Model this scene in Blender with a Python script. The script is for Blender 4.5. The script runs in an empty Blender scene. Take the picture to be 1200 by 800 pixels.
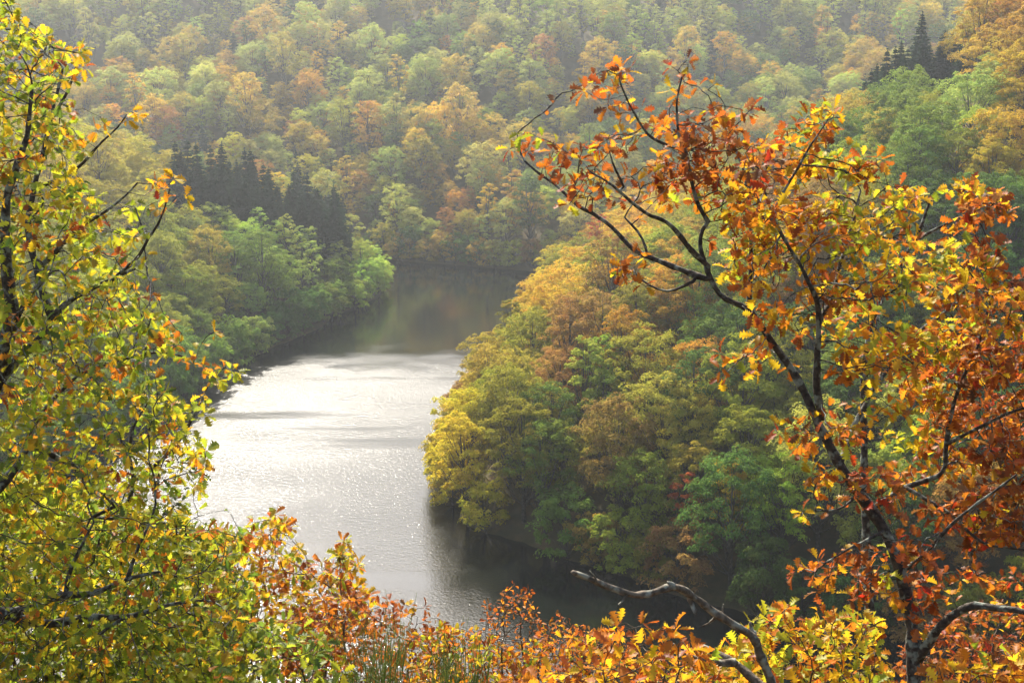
import bpy, math, random
import numpy as np
from mathutils import Vector, Matrix, Euler

R = math.radians
rng = np.random.default_rng(7)
random.seed(7)
sc = bpy.context.scene
col = sc.collection

# ------------------------------------------------------------------ camera
CAM = np.array([0.0, 0.0, 73.0])
PITCH = R(13.5)
FPX = 1667.0                                  # focal length in pixels of a 1200 px wide frame (50 mm)
cam_data = bpy.data.cameras.new('camera')
cam_data.lens = 50.0
cam_data.sensor_width = 36.0
cam_data.clip_start = 0.1
cam_data.clip_end = 5000
cam = bpy.data.objects.new('camera', cam_data)
cam.location = CAM
cam.rotation_euler = (math.pi / 2 - PITCH, 0, 0)
col.objects.link(cam)
sc.camera = cam
FWD = np.array([0, math.cos(PITCH), -math.sin(PITCH)])
UPV = np.array([0, math.sin(PITCH), math.cos(PITCH)])

# ------------------------------------------------------------------ sky and sun
SUN_EL, SUN_AZ = 42.0, -14.0                   # azimuth from +Y, negative to the west side (left)
w = bpy.data.worlds.new('World')
sc.world = w
w.use_nodes = True
nt = w.node_tree
bg = nt.nodes['Background']
sky = nt.nodes.new('ShaderNodeTexSky')
sky.sky_type = 'NISHITA'
sky.sun_disc = False
sky.sun_elevation = R(SUN_EL)
sky.sun_rotation = R(SUN_AZ)
sky.air_density = 1.2
sky.dust_density = 2.5
sky.ozone_density = 1.0
nt.links.new(sky.outputs[0], bg.inputs[0])
bg.inputs[1].default_value = 0.13
sd = bpy.data.lights.new('sun', 'SUN')
sd.energy = 5.0
sd.angle = R(1.2)
sd.color = (1.0, 0.93, 0.80)
sun = bpy.data.objects.new('sun', sd)
dirv = Vector((math.sin(R(SUN_AZ)) * math.cos(R(SUN_EL)), math.cos(R(SUN_AZ)) * math.cos(R(SUN_EL)), math.sin(R(SUN_EL))))
sun.rotation_euler = dirv.to_track_quat('Z', 'Y').to_euler()
sun.location = (-60, 400, 300)
col.objects.link(sun)

sc.view_settings.view_transform = 'Standard'
sc.view_settings.look = 'None'
sc.view_settings.gamma = 1.0
sc.view_settings.exposure = 1.55
cy = sc.cycles
cy.max_bounces = 4
cy.diffuse_bounces = 2
cy.glossy_bounces = 2
cy.transmission_bounces = 4
cy.volume_bounces = 0
cy.transparent_max_bounces = 4
cy.caustics_reflective = False
cy.caustics_refractive = False
cy.sample_clamp_indirect = 6.0
cy.use_denoising = True
try:
    cy.denoiser = 'OPENIMAGEDENOISE'
    cy.denoising_input_passes = 'RGB_ALBEDO_NORMAL'
    cy.denoising_prefilter = 'ACCURATE'
except Exception:
    pass


# ------------------------------------------------------------------ helpers
def P(x, y, d):
    """world point at distance d (along the view axis) behind photo pixel x, y: used to survey the place"""
    return CAM + d * (FWD + np.array([(x - 600) / FPX, 0, 0]) + UPV * ((400 - y) / FPX))


def project(p):
    v = np.asarray(p) - CAM
    z = v @ FWD
    return 600 + FPX * v[..., 0] / z, 400 - FPX * (v @ UPV) / z, z


def mesh(name, verts, faces, mat=None, smooth=False):
    me = bpy.data.meshes.new(name)
    if isinstance(faces, np.ndarray):
        n, k = faces.shape
        me.vertices.add(len(verts))
        me.vertices.foreach_set('co', np.asarray(verts, np.float32).ravel())
        me.loops.add(n * k)
        me.loops.foreach_set('vertex_index', faces.astype(np.int32).ravel())
        me.polygons.add(n)
        me.polygons.foreach_set('loop_start', np.arange(0, n * k, k, dtype=np.int32))
        me.update(calc_edges=True)
    else:
        me.from_pydata([tuple(v) for v in verts], [], faces)
        me.update()
    if smooth:
        me.polygons.foreach_set('use_smooth', np.ones(len(me.polygons), bool))
    if mat:
        me.materials.append(mat)
    return me


def obj(name, me, parent=None, loc=(0, 0, 0)):
    o = bpy.data.objects.new(name, me)
    o.location = loc
    col.objects.link(o)
    if parent:
        o.parent = parent
    return o


def tag(o, label=None, cat=None, group=None, kind=None):
    if label:
        o['label'] = label
    if cat:
        o['category'] = cat
    if group:
        o['group'] = group
    if kind:
        o['kind'] = kind
    return o


def smooth(a, b, x):
    t = np.clip((x - a) / (b - a), 0, 1)
    return t * t * (3 - 2 * t)


# ------------------------------------------------------------------ materials
def new_mat(name):
    m = bpy.data.materials.new(name)
    m.use_nodes = True
    n = m.node_tree
    n.nodes.clear()
    return m, n, n.nodes.new('ShaderNodeOutputMaterial')


def leaf_material(name, source, transl=0.5, edge=False, gloss=0.06):
    m, n, out = new_mat(name)
    L = n.links.new
    if source == 'object':
        s = n.nodes.new('ShaderNodeObjectInfo')
        base = s.outputs['Color']
    else:
        s = n.nodes.new('ShaderNodeAttribute')
        s.attribute_type = 'INSTANCER' if source == 'instancer' else 'GEOMETRY'
        s.attribute_name = 'tint'
        base = s.outputs['Color']
    # natural colour variation through the crown: noise in the thing's own space
    tc = n.nodes.new('ShaderNodeTexCoord')
    nz = n.nodes.new('ShaderNodeTexNoise')
    nz.inputs['Scale'].default_value = 0.55 if not edge else 22.0
    nz.inputs['Detail'].default_value = 3
    L(tc.outputs['Object'], nz.inputs['Vector'])
    hs = n.nodes.new('ShaderNodeHueSaturation')
    mr = n.nodes.new('ShaderNodeMapRange')
    mr.inputs['From Min'].default_value = 0.3
    mr.inputs['From Max'].default_value = 0.7
    mr.inputs['To Min'].default_value = 0.482 if not edge else 0.49
    mr.inputs['To Max'].default_value = 0.518 if not edge else 0.507
    L(nz.outputs[0], mr.inputs[0])
    L(mr.outputs[0], hs.inputs['Hue'])
    la = n.nodes.new('ShaderNodeAttribute')
    la.attribute_name = 'leafval'
    mr2 = n.nodes.new('ShaderNodeMapRange')
    mr2.inputs['To Min'].default_value = 0.70
    mr2.inputs['To Max'].default_value = 1.25
    L(la.outputs['Fac'], mr2.inputs[0])
    L(mr2.outputs[0], hs.inputs['Value'])
    L(base, hs.inputs['Color'])
    c = hs.outputs[0]
    if edge:
        ea = n.nodes.new('ShaderNodeAttribute')
        ea.attribute_name = 'edge'
        mx = n.nodes.new('ShaderNodeMix')
        mx.data_type = 'RGBA'
        mm = n.nodes.new('ShaderNodeMath')
        mm.operation = 'MULTIPLY'
        mm.inputs[1].default_value = 0.25
        L(ea.outputs['Fac'], mm.inputs[0])
        L(mm.outputs[0], mx.inputs['Factor'])
        L(c, mx.inputs['A'])
        mx.inputs['B'].default_value = (0.30, 0.10, 0.025, 1)
        c = mx.outputs['Result']
    d = n.nodes.new('ShaderNodeBsdfDiffuse')
    t = n.nodes.new('ShaderNodeBsdfTranslucent')
    a = n.nodes.new('ShaderNodeMixShader')
    a.inputs[0].default_value = transl
    L(c, d.inputs[0])
    L(c, t.inputs[0])
    L(d.outputs[0], a.inputs[1])
    L(t.outputs[0], a.inputs[2])
    g = n.nodes.new('ShaderNodeBsdfGlossy')
    g.inputs['Roughness'].default_value = 0.45
    g.inputs['Color'].default_value = (0.9, 0.9, 0.9, 1)
    b = n.nodes.new('ShaderNodeMixShader')
    b.inputs[0].default_value = gloss
    L(a.outputs[0], b.inputs[1])
    L(g.outputs[0], b.inputs[2])
    L(b.outputs[0], out.inputs[0])
    return m


def bark_material(name, c1, c2, scale, rough=0.85, lichen=None):
    m, n, out = new_mat(name)
    L = n.links.new
    tc = n.nodes.new('ShaderNodeTexCoord')
    nz = n.nodes.new('ShaderNodeTexNoise')
    nz.inputs['Scale'].default_value = scale
    nz.inputs['Detail'].default_value = 6
    L(tc.outputs['Object'], nz.inputs['Vector'])
    cr = n.nodes.new('ShaderNodeValToRGB')
    cr.color_ramp.elements[0].position = 0.35
    cr.color_ramp.elements[0].color = (*c1, 1)
    cr.color_ramp.elements[1].position = 0.7
    cr.color_ramp.elements[1].color = (*c2, 1)
    L(nz.outputs[0], cr.inputs[0])
    c = cr.outputs[0]
    if lichen:
        n2 = n.nodes.new('ShaderNodeTexNoise')
        n2.inputs['Scale'].default_value = scale * 0.45
        n2.inputs['Detail'].default_value = 4
        L(tc.outputs['Object'], n2.inputs['Vector'])
        r2 = n.nodes.new('ShaderNodeValToRGB')
        r2.color_ramp.elements[0].position = 0.52
        r2.color_ramp.elements[1].position = 0.62
        L(n2.outputs[0], r2.inputs[0])
        mx = n.nodes.new('ShaderNodeMix')
        mx.data_type = 'RGBA'
        L(r2.outputs[0], mx.inputs['Factor'])
        L(c, mx.inputs['A'])
        mx.inputs['B'].default_value = (*lichen, 1)
        c = mx.outputs['Result']
    p = n.nodes.new('ShaderNodeBsdfPrincipled')
    p.inputs['Roughness'].default_value = rough
    p.inputs['Specular IOR Level'].default_value = 0.25
    L(c, p.inputs['Base Color'])
    bp = n.nodes.new('ShaderNodeBump')
    bp.inputs['Strength'].default_value = 0.6
    bp.inputs['Distance'].default_value = 0.02
    L(nz.outputs[0], bp.inputs['Height'])
    L(bp.outputs[0], p.inputs['Normal'])
    L(p.outputs[0], out.inputs[0])
    return m


M_CROWN = leaf_material('woodland_foliage', 'object', 0.42, gloss=0.0)
M_CROWN_I = leaf_material('distant_woodland_foliage', 'instancer', 0.42, gloss=0.0)
M_LEAF_O = leaf_material('oak_leaf_single', 'object', 0.6, True, 0.012)
M_LEAF_V = leaf_material('oak_leaf_mass', 'geometry', 0.6, True, 0.012)
M_TRUNK = bark_material('woodland_bark', (0.03, 0.025, 0.02), (0.11, 0.095, 0.075), 3)
M_OAK = bark_material('oak_bark', (0.022, 0.017, 0.013), (0.075, 0.058, 0.043), 45, lichen=(0.17, 0.18, 0.14))
M_DEAD = bark_material('dead_wood', (0.04, 0.030, 0.020), (0.15, 0.115, 0.08), 38, lichen=(0.20, 0.19, 0.145))
M_STEM = bark_material('shrub_stem', (0.05, 0.035, 0.02), (0.13, 0.09, 0.05), 60)

# ------------------------------------------------------------------ terrain
SH_POINT = np.array([(400, 148), (120, 150), (56, 154), (30, 160), (17, 171), (3, 183), (-7, 194), (-10, 210), (-5, 256),
                     (4, 300), (14, 348), (19, 360), (32, 372), (80, 398), (150, 428), (300, 470), (700, 560)], float)
SH_SPIT = np.array([(-400, 150), (-250, 165), (-110, 190), (-75, 215), (-62, 250), (-56, 285), (-34, 352), (-35, 368),
                    (-60, 385), (-110, 400), (-400, 425)], float)
SH_FAR = np.array([(-700, 450), (-120, 415), (-60, 408), (-36, 405), (5, 388), (30, 400), (80, 430), (150, 465), (300, 510), (700, 600)], float)


def sdist(X, Y, line, closed_at):
    """signed distance to a shoreline: positive on land. closed_at = far corners that close the land polygon"""
    poly = np.vstack([line, np.array(closed_at, float).reshape(-1, 2)])
    d = np.full(X.shape, 1e9)
    for a, b in zip(line[:-1], line[1:]):
        ab = b - a
        t = np.clip(((X - a[0]) * ab[0] + (Y - a[1]) * ab[1]) / (ab @ ab), 0, 1)
        d = np.minimum(d, np.hypot(X - a[0] - t * ab[0], Y - a[1] - t * ab[1]))
    ins = np.zeros(X.shape, bool)
    n = len(poly)
    for i in range(n):
        (x1, y1), (x2, y2) = poly[i], poly[(i + 1) % n]
        if y1 == y2:
            continue
        c = ((y1 > Y) != (y2 > Y)) & (X < (x2 - x1) * (Y - y1) / (y2 - y1) + x1)
        ins ^= c
    return np.where(ins, d, -d)


def wob(X, Y, s, k=0.0):
    return (np.sin(X / s + 1.3 + k) * np.cos(Y / s * 1.13 + 0.7 * k) + 0.6 * np.sin(X / s * 1.9 - Y / s * 1.5 + 2.1 * k)
            + 0.4 * np.sin(X / s * 3.1 + Y / s * 2.7 + k)) / 2.0


NEAR_Y = [-400, -60, -8, 0, 3.5, 8, 14, 30, 60, 100, 128, 140, 150, 170, 2000]
NEAR_Z = [120, 88, 73.5, 71.3, 69.9, 67.6, 62.6, 50, 33, 15, 3, -0.5, -4, -9, -12]


def lands(X, Y):
    X = np.asarray(X, float)
    Y = np.asarray(Y, float)
    j = 1.6 * wob(X, Y, 7.0)
    d1 = sdist(X, Y, SH_POINT, [(700, 148)]) + j
    d2 = sdist(X, Y, SH_SPIT, []) + j
    d3 = sdist(X, Y, SH_FAR, [(700, 1600), (-700, 1600)]) + j
    bump = smooth(8, 50, np.maximum(np.maximum(d1, d2), d3))
    h1 = np.where(d1 > 0, 0.52 * d1 + 0.9 * (1 - np.exp(-np.maximum(d1, 0) / 1.5)), 0.45 * d1)
    h1 = h1 + 0.30 * np.clip(X - 60, 0, 120) * smooth(5, 40, d1) + 2.5 * bump * wob(X, Y, 23, 1)
    h1 = np.where(h1 > 70, 70 + (h1 - 70) * 0.5, h1)
    h2 = np.where(d2 > 0, 0.56 * d2 + 0.9 * (1 - np.exp(-np.maximum(d2, 0) / 1.5)), 0.45 * d2) + 1.5 * bump * wob(X, Y, 19, 2)
    h3 = np.where(d3 > 0, 0.46 * np.minimum(d3, 160) + 0.36 * np.clip(d3 - 160, 0, 200) + 0.12 * np.clip(d3 - 360, 0, 900)
                  + 0.9 * (1 - np.exp(-np.maximum(d3, 0) / 1.5)), 0.45 * d3) + 7.5 * bump * wob(X, Y, 31, 3)
    h4 = np.interp(Y - 0.05 * np.abs(X) * (Y > 20), NEAR_Y, NEAR_Z) + 0.12 * wob(X, Y, 1.7)
    return h1, h2, h3, h4


def ground_z(X, Y):
    h1, h2, h3, h4 = lands(X, Y)
    return np.maximum(np.maximum(np.maximum(np.maximum(h1, h2), h3), h4), -9.0)


LX, LY = np.arange(-300, 301, 1.5), np.arange(60, 520, 1.5)
_a, _b = np.meshgrid(LX, LY)
LOOK1 = lands(_a, _b)[0]
LOOKG = ground_z(_a, _b)


def look(tab, X, Y):
    i = np.clip(((np.asarray(Y) - 60) / 1.5 + .5).astype(int), 0, len(LY) - 1)
    j = np.clip(((np.asarray(X) + 300) / 1.5 + .5).astype(int), 0, len(LX) - 1)
    return tab[i, j]


def Pline(x, y, ds):
    """points along the sight line through photo pixel x, y"""
    return CAM + ds[:, None] * (FWD + np.array([(x - 600) / FPX, 0, 0]) + UPV * ((400 - y) / FPX))


def axis(segs):
    out = []
    for a, b, s in segs:
        out.append(np.arange(a, b, s))
    return np.concatenate(out)


xs = axis([(-700, -180, 20), (-180, -12, 3.0), (-12, 12, 0.5), (12, 180, 3.0), (180, 701, 20)])
ys = axis([(-300, -6, 14), (-6, 22, 0.5), (22, 140, 4), (140, 440, 2.5), (440, 760, 5), (760, 1500, 25)])
GX, GY = np.meshgrid(xs, ys)
GZ = ground_z(GX, GY)
nx, ny = len(xs), len(ys)
idx = np.arange(nx * ny).reshape(ny, nx)
faces = np.stack([idx[:-1, :-1], idx[:-1, 1:], idx[1:, 1:], idx[1:, :-1]], -1).reshape(-1, 4)


def ground_material():
    m, n, out = new_mat('leaf_litter_ground')
    L = n.links.new
    tc = n.nodes.new('ShaderNodeTexCoord')
    nz = n.nodes.new('ShaderNodeTexNoise')
    nz.inputs['Scale'].default_value = 0.35
    nz.inputs['Detail'].default_value = 10
    nz.inputs['Roughness'].default_value = 0.7
    L(tc.outputs['Object'], nz.inputs['Vector'])
    cr = n.nodes.new('ShaderNodeValToRGB')
    e = cr.color_ramp.elements
    e[0].position = 0.3
    e[0].color = (0.035, 0.035, 0.014, 1)
    e[1].position = 0.72
    e[1].color = (0.13, 0.075, 0.03, 1)
    e2 = e.new(0.52)
    e2.color = (0.07, 0.055, 0.022, 1)
    L(nz.outputs[0], cr.inputs[0])
    p = n.nodes.new('ShaderNodeBsdfPrincipled')
    p.inputs['Roughness'].default_value = 0.95
    p.inputs['Specular IOR Level'].default_value = 0.1
    L(cr.outputs[0], p.inputs['Base Color'])
    bp = n.nodes.new('ShaderNodeBump')
    bp.inputs['Distance'].default_value = 0.3
    L(nz.outputs[0], bp.inputs['Height'])
    L(bp.outputs[0], p.inputs['Normal'])
    L(p.outputs[0], out.inputs[0])
    return m


ground = obj('ground', mesh('ground', np.stack([GX, GY, GZ], -1).reshape(-1, 3), faces, ground_material(), True))
tag(ground, 'steep wooded valley ground covered in fallen leaves', 'ground', kind='structure')


# ------------------------------------------------------------------ water
GUST = (0.12, 0.30, 0.095)                     # roughness of the near and far ruffled water, ripple height


def water_material():
    m, n, out = new_mat('lake_water')
    L = n.links.new
    tc = n.nodes.new('ShaderNodeTexCoord')
    sep = n.nodes.new('ShaderNodeSeparateXYZ')
    L(tc.outputs['Object'], sep.inputs[0])

    def noise(scale, detail, sx=1.0, sy=1.0):
        mp = n.nodes.new('ShaderNodeMapping')
        mp.inputs['Scale'].default_value = (sx, sy, 1)
        L(tc.outputs['Object'], mp.inputs[0])
        z = n.nodes.new('ShaderNodeTexNoise')
        z.inputs['Scale'].default_value = scale
        z.inputs['Detail'].default_value = detail
        L(mp.outputs[0], z.inputs['Vector'])
        return z.outputs[0]

    def math_(op, a, b):
        k = n.nodes.new('ShaderNodeMath')
        k.operation = op
        for i, v in enumerate((a, b)):
            if isinstance(v, (int, float)):
                k.inputs[i].default_value = v
            else:
                L(v, k.inputs[i])
        return k.outputs[0]

    def rang(v, a, b, c, d, sm=True):
        k = n.nodes.new('ShaderNodeMapRange')
        if sm:
            k.interpolation_type = 'SMOOTHSTEP'
        for i, q in enumerate((a, b, c, d)):
            k.inputs[i + 1].default_value = q
        L(v, k.inputs[0])
        return k.outputs[0]

    # the breeze ruffles the open reach below the bend; the sheltered reach beyond it lies calm
    edge = math_('ADD', sep.outputs[1], math_('MULTIPLY', math_('SUBTRACT', noise(0.09, 5, 1, 1.6), 0.5), 40))
    ruff = rang(edge, 274, 304, 1.0, 0.0)
    # the lee of the wooded point stays smooth and dark
    side = math_('ADD', math_('ADD', sep.outputs[0], math_('MULTIPLY', sep.outputs[1], 0.31)), math_('MULTIPLY', math_('SUBTRACT', noise(0.25, 4), 0.5), 9))
    lee = rang(side, 46.5, 55.5, 0.0, 1.0)
    lee = math_('MULTIPLY', lee, rang(sep.outputs[1], 200, 212, 1.0, 0.0))
    ruff = math_('MULTIPLY', ruff, math_('SUBTRACT', 1.0, lee))
    streak = rang(noise(0.035, 3, 0.5, 2.6), 0.56, 0.76, 1.0, 0.3)
    ruff = math_('MULTIPLY', ruff, streak)
    rip = math_('ADD', noise(2.7, 4, 1, 1.25), math_('MULTIPLY', noise(1.2, 2, 0.75, 1.2), 0.6))
    bp = n.nodes.new('ShaderNodeBump')
    L(rip, bp.inputs['Height'])
    bp.inputs['Distance'].default_value = GUST[2]
    L(rang(math_('MULTIPLY', ruff, rang(sep.outputs[1], 160, 275, 0.6, 1.0)), 0, 1, 0.03, 0.8, False), bp.inputs['Strength'])
    p = n.nodes.new('ShaderNodeBsdfPrincipled')
    p.inputs['Base Color'].default_value = (0.003, 0.0042, 0.003, 1)
    p.inputs['IOR'].default_value = 1.333
    gust = math_('ADD', rang(sep.outputs[1], 165, 275, GUST[0], GUST[1]), math_('MULTIPLY', math_('SUBTRACT', noise(0.03, 3, 1, 2), 0.5), 0.16))
    L(math_('ADD', 0.09, math_('MULTIPLY', ruff, math_('SUBTRACT', gust, 0.09))), p.inputs['Roughness'])
    L(bp.outputs[0], p.inputs['Normal'])
    L(p.outputs[0], out.inputs[0])
    return m


wx, wy0, wy1 = 600, 120, 700
water = obj('lake_water', mesh('lake_water', [(-wx, wy0, 0), (wx, wy0, 0), (wx, wy1, 0), (-wx, wy1, 0)], [(0, 1, 2, 3)], water_material()))
tag(water, 'calm lake winding between wooded slopes', 'lake', kind='structure')


# ------------------------------------------------------------------ haze
def haze():
    m, n, out = new_mat('valley_haze')
    v = n.nodes.new('ShaderNodeVolumePrincipled')
    v.inputs['Color'].default_value = (0.90, 0.95, 1.0, 1)
    v.inputs['Density'].default_value = HAZE
    v.inputs['Anisotropy'].default_value = 0.7
    n.links.new(v.outputs[0], out.inputs['Volume'])
    x0, x1, y0, y1, z0, z1 = -720, 720, -320, 1520, -12, float(max(GZ.max() + 30, 110))
    vs = [(x0, y0, z0), (x1, y0, z0), (x1, y1, z0), (x0, y1, z0), (x0, y0, z1), (x1, y0, z1), (x1, y1, z1), (x0, y1, z1)]
    fs = [(0, 3, 2, 1), (4, 5, 6, 7), (0, 1, 5, 4), (1, 2, 6, 5), (2, 3, 7, 6), (3, 0, 4, 7)]
    o = obj('haze', mesh('haze', vs, fs, m))
    tag(o, 'pale autumn haze filling the whole valley', 'haze', kind='stuff')


HAZE = 0.00021
haze()


# ------------------------------------------------------------------ woodland trees: prototypes
def quads_from(cent, nrm, size, r, aspect=0.7):
    """leaf sprays: rhombus faces at cent, facing nrm"""
    n = len(cent)
    nrm = nrm / (np.linalg.norm(nrm, axis=1, keepdims=True) + 1e-9)
    t = r.normal(size=(n, 3))
    t -= (t * nrm).sum(1, keepdims=True) * nrm
    t /= np.linalg.norm(t, axis=1, keepdims=True) + 1e-9
    b = np.cross(nrm, t)
    s = (size * r.uniform(0.6, 1.4, n))[:, None]
    bend = nrm * s * 0.18
    v = np.stack([cent - t * s - bend, cent - b * s * aspect * 0.5 + t * s * 0.1, cent + t * s - bend, cent + b * s * aspect * 0.5 + t * s * 0.1], 1)
    f = np.arange(n * 4).reshape(n, 4)
    return v.reshape(-1, 3), f


def add_leafval(me, vals):
    a = me.attributes.new('leafval', 'FLOAT', 'FACE')
    a.data.foreach_set('value', vals.astype(np.float32))


def cross(a, b):
    return np.array([a[1] * b[2] - a[2] * b[1], a[2] * b[0] - a[0] * b[2], a[0] * b[1] - a[1] * b[0]])


def tube(pts, rad, sides=6):
    pts = np.asarray(pts, float)
    n = len(pts)
    vs, fs = [], []
    tan = np.gradient(pts, axis=0)
    tan /= np.linalg.norm(tan, axis=1, keepdims=True) + 1e-9
    ref = np.array([0.31, 0.87, 0.38])
    for i in range(n):
        a = cross(tan[i], ref)
        if np.linalg.norm(a) < 0.1:
            a = cross(tan[i], (1, 0, 0))
        a /= np.linalg.norm(a)
        b = cross(tan[i], a)
        for k in range(sides):
            q = 2 * math.pi * k / sides
            vs.append(pts[i] + rad[i] * (math.cos(q) * a + math.sin(q) * b))
    for i in range(n - 1):
        for k in range(sides):
            k2 = (k + 1) % sides
            fs.append((i * sides + k, i * sides + k2, (i + 1) * sides + k2, (i + 1) * sides + k))
    # close the thin end
    vs.append(pts[-1] + tan[-1] * rad[-1])
    for k in range(sides):
        fs.append(((n - 1) * sides + k, (n - 1) * sides + (k + 1) % sides, len(vs) - 1))
    return vs, fs


def merge_tubes(tubes):
    V, F = [], []
    for vs, fs in tubes:
        o = len(V)
        V += list(vs)
        F += [tuple(i + o for i in f) for f in fs]
    return V, F


def broadleaf(seed, H, RX, base, nlobe, nsub, nleaf, lsize, droop=0.25, top=1.0):
    """crown built limb by limb: lobes > leaf pads > leaf sprays; unit tree in metres"""
    r = np.random.default_rng(seed)
    ch = H - base
    cz = base + ch * 0.5
    tubes = []
    lean = r.normal(0, 0.35, 2)
    tp = [(0, 0, -1.2), (lean[0] * .1, lean[1] * .1, base * .5), (lean[0] * .4, lean[1] * .4, base), (lean[0], lean[1], base + ch * .45), (lean[0] * 1.3, lean[1] * 1.3, H - ch * .12)]
    r0 = 0.018 * H
    tubes.append(tube(tp, [r0 * 1.25, r0, r0 * .85, r0 * .5, r0 * .12], 7))
    C, N, LV = [], [], []
    for i in range(nlobe):
        # lobe centre on an egg shaped envelope
        u = (i + 0.5) / nlobe
        zz = 1 - 1.75 * u
        ang = i * 2.399963 + r.normal(0, 0.35)
        rad = math.sqrt(max(0.0, 1 - zz * zz)) if zz > -0.2 else 0.95 + 0.35 * (zz + 0.2)
        k = r.uniform(0.55, 0.95)
        lc = np.array([math.cos(ang) * rad * RX * k, math.sin(ang) * rad * RX * k, cz + zz * ch * 0.5 * (0.80 if zz > 0 else 0.95) * top])
        lr = RX * r.uniform(0.22, 0.40)
        st = np.array([lean[0] * .6, lean[1] * .6, max(base * .7, lc[2] - 0.55 * ch * r.uniform(.5, 1) - 0.5)])
        mid = (st + lc) / 2 + np.array([0, 0, -0.06 * ch])
        tubes.append(tube([st, mid, lc], [r0 * .38, r0 * .22, r0 * .06], 5))
        for j in range(nsub):
            d = r.normal(size=3)
            d[2] = abs(d[2]) * 0.8 - 0.25
            d /= np.linalg.norm(d)
            pc = lc + d * lr * r.uniform(0.45, 1.05) * np.array([1, 1, 0.85])
            pr = lr * r.uniform(0.26, 0.56)
            m = int(nleaf * r.uniform(0.7, 1.3))
            q = r.normal(size=(m, 3))
            q /= np.linalg.norm(q, axis=1, keepdims=True)
            q[:, 2] = np.where(q[:, 2] < -0.25, -q[:, 2], q[:, 2])
            rr = r.uniform(0.35, 1.08, m) ** 0.6
            out = (pc - np.array([0, 0, cz]))
            outn = out / (np.linalg.norm(out) + 1e-6)
            pos = pc + q * (rr * pr)[:, None] * np.array([1.15, 1.15, 0.6])
            hd = np.hypot(pos[:, 0] - pc[0], pos[:, 1] - pc[1])
            pos[:, 2] -= droop * hd * hd / max(pr, 0.1)
            C.append(pos)
            N.append(q * 0.7 + outn * 0.35 + np.array([0, 0, 0.55]) + r.normal(0, 0.42, (m, 3)))
            LV.append(np.clip(0.5 + r.normal(0, 0.10) + r.normal(0, 0.17, m), 0, 1))
    C, N, LV = np.vstack(C), np.vstack(N), np.concatenate(LV)
    v, f = quads_from(C, N, lsize, r)
    crown = mesh('crown', v, f)
    add_leafval(crown, LV)
    tv, tf = merge_tubes(tubes)
    trunk = mesh('trunk', tv, tf, M_TRUNK, True)
    return crown, trunk


def conifer(seed, H, RX, nlev, lsize):
    r = np.random.default_rng(seed)
    tubes = [tube([(0, 0, -1), (0, 0, H * .5), (0, 0, H * .97)], [0.016 * H, 0.009 * H, 0.002 * H], 6)]
    C, N, LV = [], [], []
    for k in range(nlev):
        u = (k + r.uniform(0, .6)) / nlev
        z = H * (0.10 + 0.89 * u)
        ln = RX * (1 - u) ** 0.72 * r.uniform(0.7, 1.15) + 0.15
        nb = int(6 + 5 * (1 - u))
        a0 = r.uniform(0, 6.28)
        for b in range(nb):
            a = a0 + b * 6.283 / nb + r.normal(0, .15)
            l = ln * r.uniform(0.7, 1.1)
            m = max(6, int(l * 24))
            t = r.uniform(0.1, 1.0, m)
            side = r.normal(0, 0.17 * l, m) * (1.1 - t)
            x = math.cos(a) * l * t - math.sin(a) * side
            y = math.sin(a) * l * t + math.cos(a) * side
            zz = z - l * 0.42 * t + l * 0.22 * t * t - np.abs(side) * 0.35 + r.normal(0, .06, m)
            C.append(np.stack([x, y, zz], 1))
            N.append(np.stack([np.cos(a) * .5 + r.normal(0, .4, m), np.sin(a) * .5 + r.normal(0, .4, m), 0.9 + r.normal(0, .3, m)], 1))
            LV.append(np.clip(0.35 + 0.35 * t + r.normal(0, .12, m), 0, 1))
    m = 14
    C.append(np.stack([r.normal(0, .06, m), r.normal(0, .06, m), H * np.linspace(.93, 1.01, m)], 1))
    N.append(r.normal(size=(m, 3)))
    LV.append(np.full(m, .6))
    v, f = quads_from(np.vstack(C), np.vstack(N), lsize, r, 0.45)
    crown = mesh('crown', v, f)
    add_leafval(crown, np.concatenate(LV))
    tv, tf = merge_tubes(tubes)
    return crown, mesh('trunk', tv, tf, M_TRUNK, True)


def dup_mesh_with(me, mat):
    c = me.copy()
    c.materials.clear()
    c.materials.append(mat)
    return c


PROTO = {}
wide = [broadleaf(11, 13, 5.2, 2.0, 28, 9, 46, 0.18), broadleaf(12, 14.5, 4.8, 2.5, 30, 8, 48, 0.175), broadleaf(13, 12, 5.6, 1.6, 30, 8, 48, 0.18, 0.35),
        broadleaf(14, 16, 4.7, 3.0, 32, 8, 44, 0.175), broadleaf(15, 13.5, 5.4, 1.8, 28, 9, 46, 0.185, 0.4), broadleaf(16, 15, 5.0, 2.6, 26, 9, 46, 0.18, 0.3), broadleaf(17, 17, 4.6, 3.2, 34, 8, 42, 0.17, 0.2)]
slim = [broadleaf(21, 15, 3.2, 2.5, 22, 7, 36, 0.19, 0.15, 1.0), broadleaf(22, 16, 3.0, 3.0, 22, 7, 36, 0.19, 0.1, 1.05), broadleaf(23, 14, 3.4, 2.2, 20, 8, 36, 0.19, 0.2)]
shor = [broadleaf(41, 9, 4.4, 0.4, 18, 9, 44, 0.21, 0.5), broadleaf(42, 10, 4.0, 0.3, 20, 8, 44, 0.20, 0.6), broadleaf(43, 8, 4.6, 0.2, 18, 9, 44, 0.21, 0.5)]
spru = [conifer(31, 15, 4.2, 34, 0.30), conifer(32, 17, 3.9, 36, 0.30), conifer(33, 13, 4.4, 28, 0.32), conifer(34, 16, 3.4, 30, 0.30)]
PROTO = {'wide': wide, 'slim': slim, 'shore': shor, 'conifer': spru}
for k in PROTO:
    for c, t in PROTO[k]:
        c.materials.append(M_CROWN)

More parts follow.
